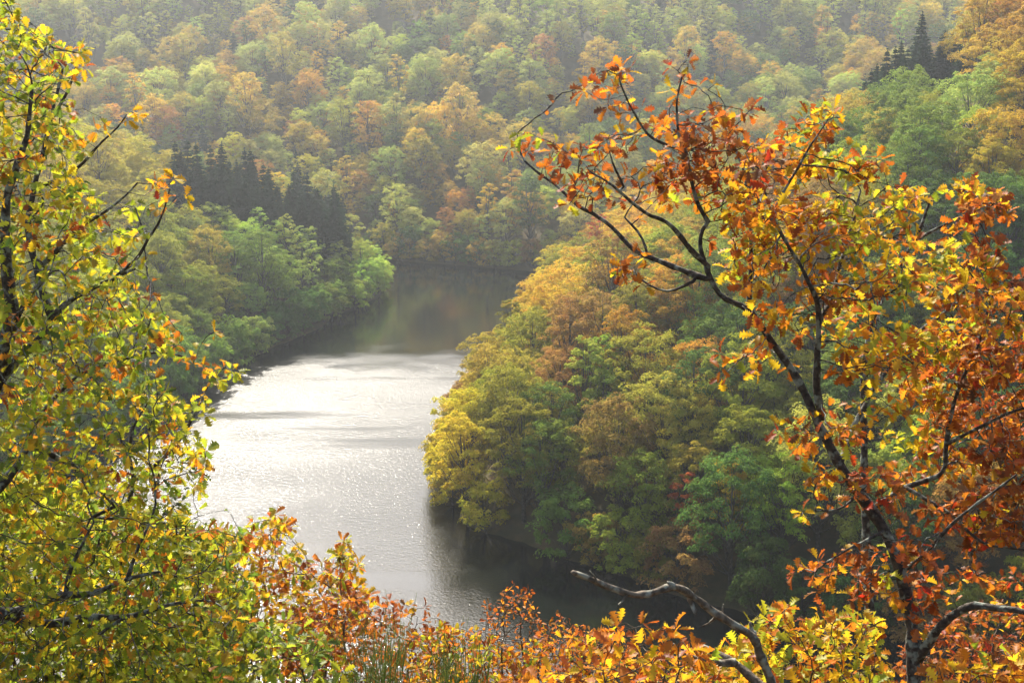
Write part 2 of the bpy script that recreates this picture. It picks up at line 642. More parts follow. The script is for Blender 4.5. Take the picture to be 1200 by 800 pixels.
# colours of the leaves (linear, before the brightening by slope)
LEAF = {
    'gold': (0.46, 0.30, 0.03), 'yellow': (0.50, 0.385, 0.03), 'orange': (0.43, 0.23, 0.03), 'olive': (0.25, 0.235, 0.030),
    'green': (0.15, 0.20, 0.034), 'dark': (0.075, 0.12, 0.028), 'lime': (0.31, 0.345, 0.05), 'russet': (0.27, 0.15, 0.040),
    'red': (0.42, 0.09, 0.03), 'pale': (0.30, 0.31, 0.07), 'spruce': (0.022, 0.042, 0.020), 'bronze': (0.37, 0.27, 0.04),
}
WORD = {'gold': 'golden', 'yellow': 'yellow', 'orange': 'orange', 'olive': 'olive', 'green': 'green', 'dark': 'dark green',
        'lime': 'lime', 'russet': 'russet', 'red': 'red', 'pale': 'pale green', 'spruce': 'dark', 'bronze': 'bronze'}
PLACE = {'point': 'on the steep wooded point jutting into the lake', 'spit': 'on the wooded spit below the row of dark conifers',
         'far': 'on the hazy hillside across the lake'}


def tree_thing(t):
    """one countable tree: an empty at its foot with crown and trunk"""
    cm, tm = PROTO[t['form']][t['pid']]
    o = obj(t['name'], None, None, (t['x'], t['y'], t['z'] - 0.3))
    o.empty_display_size = 0.5
    o.rotation_euler = (t['tilt'][0], t['tilt'][1], t['rot'])
    o.scale = (t['s'], t['s'], t['s'] * t['st'])
    c = obj('crown', cm, o)
    c.color = (*t['tint'], 1)
    obj('trunk', tm, o)
    tag(o, t['label'], t['cat'], t.get('group'))
    return o


def describe(t):
    """how the tree looks and where on the slope it stands"""
    z, x, y, place, s = t['z'], t['x'], t['y'], t['place'], t['s']
    noun = {'conifer': 'conifer', 'slim': 'slender tree', 'wide': 'round tree', 'shore': 'low spreading tree'}[t['form']]
    size = 'small ' if s < 0.86 else ('tall ' if s > 1.06 else '')
    if place == 'point':
        if t['form'] == 'shore':
            wh = 'overhanging the lake ' + ('at the tip of the wooded point' if y > 185 and y < 225 else
                                             ('on the sunlit side of the wooded point' if y >= 225 else 'by the dark inlet'))
        elif t['form'] == 'conifer':
            wh = 'in the clump crowning the wooded point'
        else:
            band = 'low on' if z < 9 else ('lower half of' if z < 20 else ('upper half of' if z < 36 else 'top of'))
            side = 'above the dark inlet' if y < 215 else ('above the sunlit water' if y < 300 else 'above the river bend')
            wh = (band if band == 'low on' else 'on ' + band) + ' the wooded point ' + side
    elif place == 'spit':
        if t['form'] == 'shore':
            wh = 'overhanging the lake ' + ('at the end of the wooded spit' if y > 325 else 'along the shaded wooded spit')
        elif t['form'] == 'conifer':
            wh = 'in the row along the top of the wooded spit'
        else:
            wh = ('low on' if z < 8 else 'high on') + ' the wooded spit ' + ('near its end' if x > -62 else ('below the dark conifers' if x > -95 else 'near its root'))
    else:
        band = 'at the foot of' if z < 6 else ('low on' if z < 25 else ('halfway up' if z < 50 else 'high on'))
        wh = band + ' the far hillside ' + ('behind the conifer row' if x < -45 else ('facing down the lake' if x < 12 else 'behind the wooded point'))
    cw = WORD[t['col']]
    lab = f'{size}{cw} {noun} {wh}'
    return lab, f'{cw} {noun}s {wh}'


# colour survey of the near slopes: photo pixel, leaf colour, form
ANCH = [
    (690, 275, 'gold', 'wide'), (672, 288, 'olive', 'wide'), (720, 282, 'orange', 'wide'), (760, 288, 'orange', 'wide'), (715, 300, 'red', 'slim'), (640, 312, 'gold', 'wide'), (765, 320, 'olive', 'wide'), (665, 345, 'gold', 'wide'), (655, 300, 'bronze', 'wide'), (640, 330, 'gold', 'wide'), (700, 310, 'orange', 'wide'), (670, 320, 'olive', 'wide'), (720, 335, 'olive', 'wide'), (740, 300, 'gold', 'wide'), (780, 270, 'bronze', 'wide'), (610, 345, 'bronze', 'wide'),
    (600, 385, 'olive', 'slim'), (565, 400, 'lime', 'slim'), (640, 390, 'gold', 'wide'), (690, 345, 'gold', 'wide'), (675, 420, 'russet', 'wide'),
    (705, 400, 'russet', 'wide'), (715, 430, 'lime', 'slim'), (740, 350, 'olive', 'wide'), (790, 360, 'orange', 'wide'), (770, 390, 'orange', 'wide'),
    (630, 440, 'olive', 'wide'), (590, 440, 'bronze', 'wide'), (560, 470, 'russet', 'slim'), (545, 540, 'yellow', 'wide'), (585, 500, 'olive', 'wide'), (560, 580, 'yellow', 'wide'), (600, 550, 'olive', 'wide'), (535, 500, 'yellow', 'wide'),
    (640, 560, 'green', 'wide'), (620, 600, 'green', 'wide'), (660, 500, 'olive', 'wide'), (650, 470, 'green', 'wide'), (790, 440, 'dark', 'wide'), (800, 480, 'dark', 'wide'),
    (740, 440, 'bronze', 'wide'), (750, 490, 'bronze', 'wide'), (720, 560, 'olive', 'wide'), (740, 600, 'bronze', 'wide'), (700, 530, 'russet', 'wide'), (780, 540, 'bronze', 'wide'),
    (805, 585, 'red', 'slim'), (800, 640, 'russet', 'slim'), (760, 640, 'olive', 'wide'), (830, 590, 'gold', 'slim'), (850, 630, 'green', 'wide'), (880, 600, 'olive', 'wide'),
    (900, 560, 'lime', 'wide'), (870, 520, 'olive', 'wide'), (860, 470, 'olive', 'wide'), (830, 430, 'orange', 'wide'), (880, 660, 'dark', 'wide'), (950, 620, 'dark', 'wide'),
    (960, 680, 'dark', 'wide'), (1020, 640, 'dark', 'wide'), (1100, 640, 'russet', 'wide'), (1150, 620, 'russet', 'wide'), (1080, 560, 'lime', 'wide'), (1180, 680, 'olive', 'wide'),
    (1180, 160, 'gold', 'wide'), (1160, 200, 'gold', 'wide'), (1190, 130, 'gold', 'wide'), (1150, 40, 'bronze', 'wide'), (1190, 20, 'orange', 'wide'), (1120, 50, 'bronze', 'wide'), (1175, 55, 'bronze', 'wide'), (1160, 80, 'pale', 'slim'),
    (1130, 110, 'pale', 'wide'), (1100, 130, 'olive', 'wide'), (1050, 140, 'green', 'wide'), (1010, 140, 'bronze', 'wide'), (1060, 170, 'green', 'wide'),
    (1100, 180, 'olive', 'wide'), (1130, 150, 'lime', 'wide'), (1140, 210, 'green', 'wide'), (1190, 230, 'green', 'wide'), (980, 170, 'green', 'wide'), (950, 190, 'green', 'wide'),
    (1080, 220, 'green', 'wide'), (1180, 280, 'dark', 'wide'), (1100, 260, 'dark', 'wide'), (1000, 230, 'olive', 'wide'), (1020, 300, 'dark', 'wide'), (950, 250, 'russet', 'wide'), (960, 340, 'russet', 'wide'), (900, 330, 'olive', 'wide'),
    (1100, 330, 'dark', 'wide'), (1180, 340, 'dark', 'wide'), (900, 400, 'dark', 'wide'), (1000, 420, 'green', 'wide'), (1100, 420, 'olive', 'wide'), (920, 480, 'olive', 'wide'), (1000, 500, 'dark', 'wide'), (1180, 450, 'dark', 'wide'), (850, 290, 'olive', 'wide'), (830, 380, 'green', 'wide'),
    # spit
    (420, 310, 'lime', 'wide'), (430, 330, 'lime', 'wide'), (400, 290, 'pale', 'slim'), (380, 340, 'green', 'wide'), (340, 300, 'pale', 'slim'), (310, 340, 'green', 'wide'), (350, 380, 'dark', 'wide'),
    (290, 360, 'pale', 'wide'), (260, 310, 'bronze', 'wide'), (240, 270, 'pale', 'wide'), (270, 280, 'lime', 'wide'), (290, 300, 'green', 'wide'), (210, 300, 'olive', 'wide'), (220, 350, 'olive', 'wide'), (190, 260, 'olive', 'wide'),
    (250, 390, 'green', 'wide'), (160, 250, 'bronze', 'wide'), (120, 230, 'bronze', 'wide'), (150, 300, 'olive', 'wide'), (100, 300, 'olive', 'wide'), (50, 260, 'bronze', 'wide'),
]
AX = np.array([(a[0], a[1]) for a in ANCH], float)


def canopy_z(X, Y):
    g = look(LOOKG, X, Y)
    return np.where(g > 0.2, g + 8.0, g)


def visible(x, y, ztop):
    t = np.linspace(0.02, 1.0, 160)
    d = math.hypot(x, y)
    keep = (1 - t) * d > 9
    t = t[keep]
    px, py = x * t, y * t
    pz = CAM[2] + (ztop - CAM[2]) * t
    ok = py > 120
    if not ok.any():
        return True
    return not np.any(canopy_z(px[ok], py[ok]) > pz[ok] + 0.5)


def scatter(x0, x1, y0, y1, s, jit=0.38):
    xs_ = np.arange(x0, x1, s)
    ys_ = np.arange(y0, y1, s * 0.87)
    pts = []
    for j, yy in enumerate(ys_):
        for xx in xs_:
            pts.append((xx + (j % 2) * s * .5 + rng.uniform(-jit, jit) * s, yy + rng.uniform(-jit, jit) * s))
    return np.array(pts)



def make(form, x, y, z, s, cname, place):
    b = np.array(LEAF[cname])
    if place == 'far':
        b = b * np.array([1.36, 1.33, 1.25])  # hazy brightness of the distance painted into the far leaf colours
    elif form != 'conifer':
        b = b * (np.array([1.22, 1.36, 1.2]) if place == 'spit' else np.array([1.15, 1.2, 1.05]))  # light put into the tint: backlit spit leaves raised most, point leaves less
    tint = np.clip(b * (1 + rng.normal(0, .11)) * (1 + rng.normal(0, .06, 3)), .004, .9)
    return dict(form=form, x=x, y=y, z=z, s=s, col=cname, place=place, tint=tint, pid=int(rng.integers(len(PROTO[form]))), rot=rng.uniform(0, 6.28),
                tilt=(rng.normal(0, .03), rng.normal(0, .03)), st=rng.uniform(.92, 1.22) if form != 'conifer' else rng.uniform(.78, 1.0))


trees = []


def near_colour(u, v):
    dd = np.hypot(AX[:, 0] - u + rng.normal(0, 9), (AX[:, 1] - v + rng.normal(0, 7)) * 1.2)
    a = ANCH[int(dd.argmin())]
    return a[2], a[3]


# trees along the waterline, leaning their low crowns over the lake
for line, place in ((SH_POINT[1:13], 'point'), (SH_SPIT[2:9], 'spit'), (SH_FAR[1:7], 'far')):
    seg = np.linalg.norm(np.diff(line, axis=0), axis=1)
    cum = np.concatenate([[0], np.cumsum(seg)])
    q = 1.0
    while q < cum[-1]:
        x, y = np.interp(q, cum, line[:, 0]), np.interp(q, cum, line[:, 1])
        q += rng.uniform(3.6, 5.2)
        a, b = x + rng.normal(0, .5), y + rng.normal(0, .5)
        z = max(float(ground_z(np.array([a]), np.array([b]))[0]), 0.25)
        u, v, dpt = project(np.array([a, b, z + 4]))
        if not (-60 < u < 1270 and v < 850):
            continue
        if place == 'far':
            cn = ['olive', 'bronze', 'pale', 'green', 'dark', 'russet'][int(rng.integers(6))]
        else:
            cn = near_colour(u, v)[0]
        trees.append(make('shore', a, b, z, rng.uniform(.75, 1.1), cn, place))

pts = scatter(-240, 240, 140, 470, 6.9)
h1, h2, h3, h4 = lands(pts[:, 0], pts[:, 1])
for (x, y), a1, a2, a3, a4 in zip(pts, h1, h2, h3, h4):
    z = max(a1, a2)
    if z < 1.5 or a3 > z or a4 > z:
        continue
    place = 'point' if a1 >= a2 else 'spit'
    u, v, dpt = project(np.array([x, y, z + 9]))
    if not (-70 < u < 1280 and -60 < v < 900):
        continue
    if not visible(x, y, z + 15):
        continue
    cname, form = near_colour(u, v)
    s = rng.uniform(0.85, 1.2) if place == 'point' else rng.uniform(0.72, 1.05)
    if place == 'spit' and 215 < u < 405 and v < 238 + (u - 215) * 0.27:
        continue
    if place == 'point' and 1000 < u < 1132 and v < 126:
        continue
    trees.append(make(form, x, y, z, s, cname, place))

# two stands of dark conifers: along the crest of the spit and crowning the point
def stand(poly, n, gap, place, s0, s1):
    poly = np.array(poly, float)
    got = []
    lo, hi = poly.min(0), poly.max(0)
    for _ in range(4000):
        a, b = rng.uniform(lo[0], hi[0]), rng.uniform(lo[1], hi[1])
        ins = False
        for k in range(len(poly)):
            (x1, y1), (x2, y2) = poly[k], poly[(k + 1) % len(poly)]
            if (y1 > b) != (y2 > b) and a < (x2 - x1) * (b - y1) / (y2 - y1) + x1:
                ins = not ins
        if not ins:
            continue
        d = np.linspace(150, 420, 300)
        q = Pline(a, b, d)
        below = np.nonzero(q[:, 2] < look(LOOKG, q[:, 0], q[:, 1]))[0]
        if not len(below):
            continue
        p = q[below[0]]
        if all(math.hypot(p[0] - g[0], p[1] - g[1]) > gap for g in got):
            got.append(p)
            trees.append(make('conifer', p[0], p[1], p[2], rng.uniform(s0, s1) * (1.0 if rng.random() < .75 else .75), 'spruce', place))
        if len(got) >= n:
            break


stand([(205, 246), (300, 268), (392, 292), (415, 305), (402, 322), (300, 304), (205, 282)], 78, 2.3, 'spit', 1.05, 1.4)
got = []
for k in range(400):
    a = rng.uniform(1004, 1128)
    d = np.linspace(200, 400, 220)
    for b in np.arange(40, 180, 2.0):                 # the skyline of the point above this spot
        q = Pline(a, b, d)
        hh = look(LOOK1, q[:, 0], q[:, 1])
        below = np.nonzero(q[:, 2] < hh)[0]
        if len(below):
            break
    off = rng.uniform(1, 18)
    q = Pline(a, b + off, d)
    below = np.nonzero(q[:, 2] < look(LOOK1, q[:, 0], q[:, 1]))[0]
    if not len(below):
        continue
    p = q[below[0]]
    if all(math.hypot(p[0] - g[0], p[1] - g[1]) > 2.2 for g in got):
        got.append(p)
        edge_ = 1.12 if a < 1075 else 1 - .25 * (a - 1075) / 55
        trees.append(make('conifer', p[0], p[1], p[2], rng.uniform(.75, 1.05) * edge_, 'spruce', 'point'))
    if len(got) >= 34:
        break

# far hillside
FARC = ['pale', 'olive', 'green', 'bronze', 'gold', 'dark', 'russet', 'lime', 'orange']
FARW = np.array([0.29, 0.20, 0.09, 0.18, 0.10, 0.04, 0.025, 0.05, 0.03])


def far_colour(x, y):
    k = wob(x, y, 26, 5)
    wts = FARW.copy()
    if k > 0.25:
        wts[[3, 4, 6, 8]] *= 2.2
    elif k < -0.25:
        wts[[0, 2, 5, 7]] *= 2.0
    return FARC[int(rng.choice(len(FARC), p=wts / wts.sum()))]


pts = scatter(-330, 420, 380, 900, 6.5, 0.42)
H1, H2, h3, _ = lands(pts[:, 0], pts[:, 1])
for (x, y), z, b1, b2 in zip(pts, h3, H1, H2):
    if z < 0.7 or b1 > z or b2 > z:
        continue
    u, v, dpt = project(np.array([x, y, z + 8]))
    if not (-150 < u < 1350 and v > -330):
        continue
    if rng.random() < 0.05:
        continue
    cn = far_colour(x, y)
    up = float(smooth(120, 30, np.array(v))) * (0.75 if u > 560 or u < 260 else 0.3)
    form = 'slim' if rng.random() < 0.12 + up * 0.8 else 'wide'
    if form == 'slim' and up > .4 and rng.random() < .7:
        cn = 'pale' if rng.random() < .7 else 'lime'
    if rng.random() < 0.015:
        form, cn = 'conifer', 'spruce'
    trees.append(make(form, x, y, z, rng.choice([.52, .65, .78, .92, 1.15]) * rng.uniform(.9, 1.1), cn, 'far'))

# trees that stand out one by one
for a, b, form, cn, sz, lab in (
        (548, 545, 'wide', 'yellow', .98, 'bright yellow tree at the very tip of the wooded point'),
        (570, 590, 'shore', 'yellow', .9, 'low yellow tree dipping into the lake below the bright yellow tree'),
        (640, 565, 'wide', 'green', 1.0, 'deep green tree right beside the bright yellow tree on the point'),
        (806, 598, 'slim', 'red', .72, 'slender red tree low on the wooded point between green crowns'),
        (568, 408, 'slim', 'lime', .72, 'slender lime green tree leaning out over the sunlit water'),
        (676, 415, 'wide', 'russet', .9, 'brown-russet tree in the middle of the wooded point'),
        (790, 365, 'wide', 'orange', 1.0, 'large orange tree high on the wooded point beside the oak twigs'),
        (858, 630, 'wide', 'dark', 1.05, 'large dark green tree at the dark inlet below the red tree'),
        (900, 575, 'wide', 'lime', .85, 'yellow-lime tree above the large dark green tree'),
        (428, 322, 'wide', 'lime', .72, 'sunlit lime tree at the outermost end of the wooded spit')):
    ds = np.linspace(140, 400, 520)
    q = Pline(a, b, ds)
    hgt = {'wide': 7.5, 'slim': 8.0, 'shore': 4.5}[form] * sz
    g = look(LOOKG, q[:, 0], q[:, 1])
    hit = np.nonzero((g > .15) & (q[:, 2] < g + hgt))[0]
    if not len(hit):
        continue
    p = q[hit[0]]
    trees = [t for t in trees if math.hypot(t['x'] - p[0], t['y'] - p[1]) > 3.4 * sz]
    t = make(form, p[0], p[1], float(g[hit[0]]), sz, cn, 'point' if a > 450 else 'spit')
    t['own'] = lab
    trees.append(t)

# how much of each tree shows from the viewpoint (coarse id buffer, nearest last)
BW, BH = 300, 200
buf = np.full((BH, BW), -1)
yy, xx = np.mgrid[0:BH, 0:BW]
DIM = {'wide': (13.5, 5.2), 'slim': (15, 3.2), 'shore': (9, 4.3), 'conifer': (18, 2.2)}
for t in trees:
    hh, rr = DIM[t['form']]
    t['u'], t['v'], t['d'] = project(np.array([t['x'], t['y'], t['z'] + hh * .55 * t['s']]))
    t['area'] = 0
for i in sorted(range(len(trees)), key=lambda i: -trees[i]['d']):
    t = trees[i]
    hh, rr = DIM[t['form']]
    ru, rv = rr * t['s'] * FPX / t['d'] / 4, hh * .46 * t['s'] * FPX / t['d'] / 4
    x0, x1 = int(max(0, t['u'] / 4 - ru)), int(min(BW, t['u'] / 4 + ru + 2))
    y0, y1 = int(max(0, t['v'] / 4 - rv)), int(min(BH, t['v'] / 4 + rv + 2))
    if x1 <= x0 or y1 <= y0:
        continue
    sub = ((xx[y0:y1, x0:x1] - t['u'] / 4) / ru) ** 2 + ((yy[y0:y1, x0:x1] - t['v'] / 4) / rv) ** 2 < 0.9
    buf[y0:y1, x0:x1][sub] = i
ids, cnt = np.unique(buf, return_counts=True)
for i, c in zip(ids, cnt):
    if i >= 0:
        trees[i]['area'] = int(c)
KIND = {'wide': 'broadleaf_tree', 'slim': 'slender_tree', 'shore': 'waterside_tree', 'conifer': 'conifer_tree'}
CAT = {'wide': 'tree', 'slim': 'slender tree', 'shore': 'waterside tree', 'conifer': 'conifer'}
LIMIT = {'wide': 300, 'slim': 150, 'shore': 120, 'conifer': 80}
single = set()
for f in KIND:
    own = sorted([i for i, t in enumerate(trees) if t['form'] == f and t['area'] >= 5], key=lambda i: -trees[i]['area'])
    single |= set(own[:LIMIT[f]]) | {i for i, t in enumerate(trees) if 'own' in t}
rest = {'point': [], 'spit': [], 'far': []}
labs = {}
for i, t in enumerate(trees):
    if i in single:
        t['name'], t['cat'] = KIND[t['form']], CAT[t['form']]
        t['label'], t['grp'] = describe(t) if 'own' not in t else (t['own'], None)
        labs.setdefault(t['label'], []).append(i)
    else:
        rest[t['place']].append(t)
for lb, ii in labs.items():
    for i in ii:
        trees[i]['group'] = trees[i]['grp']
        tree_thing(trees[i])
print('trees', len(trees), 'single', len(single), 'labels', len(labs), {k: len(v) for k, v in rest.items()})


def wood(name, label, rest):
    """woodland nobody could count: one object, its trees instanced on points"""
    protos = []
    for k in PROTO:
        for j, (c, t) in enumerate(PROTO[k]):
            protos.append((k, j, c))
    lut = {(k, j): n for n, (k, j, c) in enumerate(protos)}
    me = bpy.data.meshes.new(name)
    me.vertices.add(len(rest))
    me.vertices.foreach_set('co', np.array([(r['x'], r['y'], r['z'] - .3) for r in rest], np.float32).ravel())
    tint = np.array([(*r['tint'], 1) for r in rest], np.float32)
    me.attributes.new('tint', 'FLOAT_COLOR', 'POINT').data.foreach_set('color', tint.ravel())
    me.attributes.new('pid', 'INT', 'POINT').data.foreach_set('value', np.array([lut[(r['form'], r['pid'])] for r in rest], np.int32))
    me.attributes.new('siz', 'FLOAT', 'POINT').data.foreach_set('value', np.array([r['s'] for r in rest], np.float32))
    me.attributes.new('yaw', 'FLOAT', 'POINT').data.foreach_set('value', np.array([r['rot'] for r in rest], np.float32))
    o = obj(name, me)
    tag(o, label, 'woodland', kind='stuff')
    g = bpy.data.node_groups.new(name, 'GeometryNodeTree')
    g.interface.new_socket('Geometry', in_out='INPUT', socket_type='NodeSocketGeometry')
    g.interface.new_socket('Geometry', in_out='OUTPUT', socket_type='NodeSocketGeometry')
    N, L = g.nodes, g.links.new
    gi, go = N.new('NodeGroupInput'), N.new('NodeGroupOutput')
    join = N.new('GeometryNodeJoinGeometry')

    def attr(nm, typ):
        a = N.new('GeometryNodeInputNamedAttribute')
        a.data_type = typ
        a.inputs[0].default_value = nm
        return [s for s in a.outputs if s.enabled][0]
    siz, yaw, pida = attr('siz', 'FLOAT'), attr('yaw', 'FLOAT'), attr('pid', 'INT')
    cx = N.new('ShaderNodeCombineXYZ')
    L(yaw, cx.inputs[2])
    mp = N.new('GeometryNodeMeshToPoints')
    L(gi.outputs[0], mp.inputs[0])
    # one standing tree of each form lends its crown
    src = {}
    for ob in col.objects:
        if ob.name.split('.')[0] == 'crown' and ob.data.name not in src:
            src[ob.data.name] = ob
    for j, (k, _, c) in enumerate(protos):
        if c.name not in src:
            continue
        oi = N.new('GeometryNodeObjectInfo')
        oi.transform_space = 'ORIGINAL'
        oi.inputs[0].default_value = src[c.name]
        sm = N.new('GeometryNodeSetMaterial')
        sm.inputs['Material'].default_value = M_CROWN_I
        L(oi.outputs['Geometry'], sm.inputs[0])
        cmpn = N.new('FunctionNodeCompare')
        cmpn.data_type = 'INT'
        cmpn.operation = 'EQUAL'
        ins = [s for s in cmpn.inputs if s.enabled]
        L(pida, ins[0])
        ins[1].default_value = j
        ip = N.new('GeometryNodeInstanceOnPoints')
        L(mp.outputs[0], ip.inputs['Points'])
        L([s for s in cmpn.outputs if s.enabled][0], ip.inputs['Selection'])
        L(sm.outputs[0], ip.inputs['Instance'])
        L(cx.outputs[0], ip.inputs['Rotation'])
        L(siz, ip.inputs['Scale'])
        L(ip.outputs[0], join.inputs[0])
    L(join.outputs[0], go.inputs[0])
    md = o.modifiers.new('woodland', 'NODES')
    md.node_group = g


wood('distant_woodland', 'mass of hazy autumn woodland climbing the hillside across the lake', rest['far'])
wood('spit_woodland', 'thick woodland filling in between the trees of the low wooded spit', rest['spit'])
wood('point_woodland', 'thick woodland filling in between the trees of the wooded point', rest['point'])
# ------------------------------------------------------------------ foreground: oaks, saplings, shrubs
def leaf_shape(seed, lobes=True):
    """one lobed leaf, 1 m long along +X, folded on its midrib and curled; returns verts, quads, edge weight"""
    r = np.random.default_rng(seed)
    if lobes:
        t = np.array([0, .14, .26, .35, .47, .56, .69, .79, .90, 1.0])
        h = np.array([.015, .09, .23, .10, .33, .13, .37, .14, .23, .02])
    else:
        t = np.array([0, .18, .4, .62, .82, 1.0])
        h = np.array([.015, .16, .27, .27, .18, .015])
    h = h * r.uniform(.85, 1.15, len(h)) * r.uniform(.9, 1.15)
    fold, curl, twist = r.uniform(.15, .75), r.uniform(-.9, .5), r.normal(0, .5)
    n = len(t)
    vs, ed = [], []
    for i in range(n):
        zc = curl * (t[i] ** 2) * .5
        sw = .05 * math.sin(3 * t[i] + seed)
        vs.append((t[i], sw, zc))
        ed.append(0.0)
        for sgn in (-1, 1):
            hh = h[i] * r.uniform(.9, 1.1)
            vs.append((t[i] + .05 * (h[i] > .2), sw + sgn * hh, zc + hh * fold + sgn * hh * twist * t[i] + r.normal(0, .012)))
            ed.append(1.0)
    fs = []
    for i in range(n - 1):
        a, b = 3 * i, 3 * i + 3
        fs.append((a, b, b + 1, a + 1))
        fs.append((a, a + 2, b + 2, b))
    return np.array(vs), np.array(fs), np.array(ed)


SHAPES = [leaf_shape(i) for i in range(9)]
SHAPES_S = [leaf_shape(20 + i, False) for i in range(4)]
FL = {'Y': (0.50, 0.31, 0.013), 'G': (0.22, 0.275, 0.018), 'g': (0.09, 0.15, 0.018), 'O': (0.45, 0.155, 0.011), 'R': (0.27, 0.07, 0.011),
      'r': (0.36, 0.04, 0.010), 'B': (0.15, 0.065, 0.020), 'L': (0.36, 0.345, 0.018)}
PAL = {'thicket': dict(G=.38, g=.22, L=.26, Y=.12, O=.02),
       'left': dict(L=.35, Y=.15, G=.32, g=.13, O=.04, R=.01), 'leftlow': dict(G=.34, g=.26, L=.22, Y=.12, O=.04, R=.02),
       'rust': dict(R=.54, O=.20, B=.14, Y=.07, r=.05), 'oy': dict(O=.40, Y=.36, R=.20, G=.04), 'yg': dict(Y=.36, L=.24, O=.20, G=.12, R=.08),
       'gold': dict(Y=.46, O=.26, L=.18, R=.10), 'lime': dict(G=.6, L=.4), 'pink': dict(R=.45, O=.35, B=.15, Y=.05), 'sprig': dict(O=.45, Y=.4, r=.15),
       'yellow': dict(Y=.8, L=.2), 'green': dict(G=.5, g=.3, L=.2), 'low': dict(Y=.35, L=.2, O=.25, R=.12, G=.08)}


def in_poly(px, py, poly):
    ins = np.zeros(len(px), bool)
    n = len(poly)
    for i in range(n):
        (x1, y1), (x2, y2) = poly[i], poly[(i + 1) % n]
        if y1 == y2:
            continue
        ins ^= ((y1 > py) != (y2 > py)) & (px < (x2 - x1) * (py - y1) / (y2 - y1) + x1)
    return ins


def attract_blobs(blobs, depth, dj, r, dens=1.0):
    """blobs: (px, py, rx, ry, palette[, weight]) leaf clusters surveyed in the photo -> points through their volume"""
    P_, K = [], []
    for b in blobs:
        m = max(2, int(dens * b[2] * b[3] / 62.0 * (b[5] if len(b) > 5 else 1)))
        d0 = depth + r.normal(0, dj)
        q = r.normal(size=(m, 3))
        q = q / np.linalg.norm(q, axis=1, keepdims=True) * (r.uniform(0, 1, (m, 1)) ** 0.45)
        for k in range(m):
            P_.append(P(b[0] + q[k, 0] * b[2], b[1] + q[k, 1] * b[3], d0 + q[k, 2] * max(b[2], b[3]) / FPX * depth * 1.3))
            K.append(b[4])
    return np.array(P_), K


def attract_poly(poly, n, d0, d1, pal, r):
    poly = np.array(poly, float)
    lo, hi = poly.min(0), poly.max(0)
    P_, K = [], []
    while len(P_) < n:
        x, y = r.uniform(lo[0], hi[0], 200), r.uniform(lo[1], hi[1], 200)
        ok = in_poly(x, y, poly)
        for a, b in zip(x[ok], y[ok]):
            P_.append(P(a, b, r.uniform(d0, d1)))
            K.append(pal(a, b, r) if callable(pal) else pal)
    return np.array(P_[:n]), K[:n]


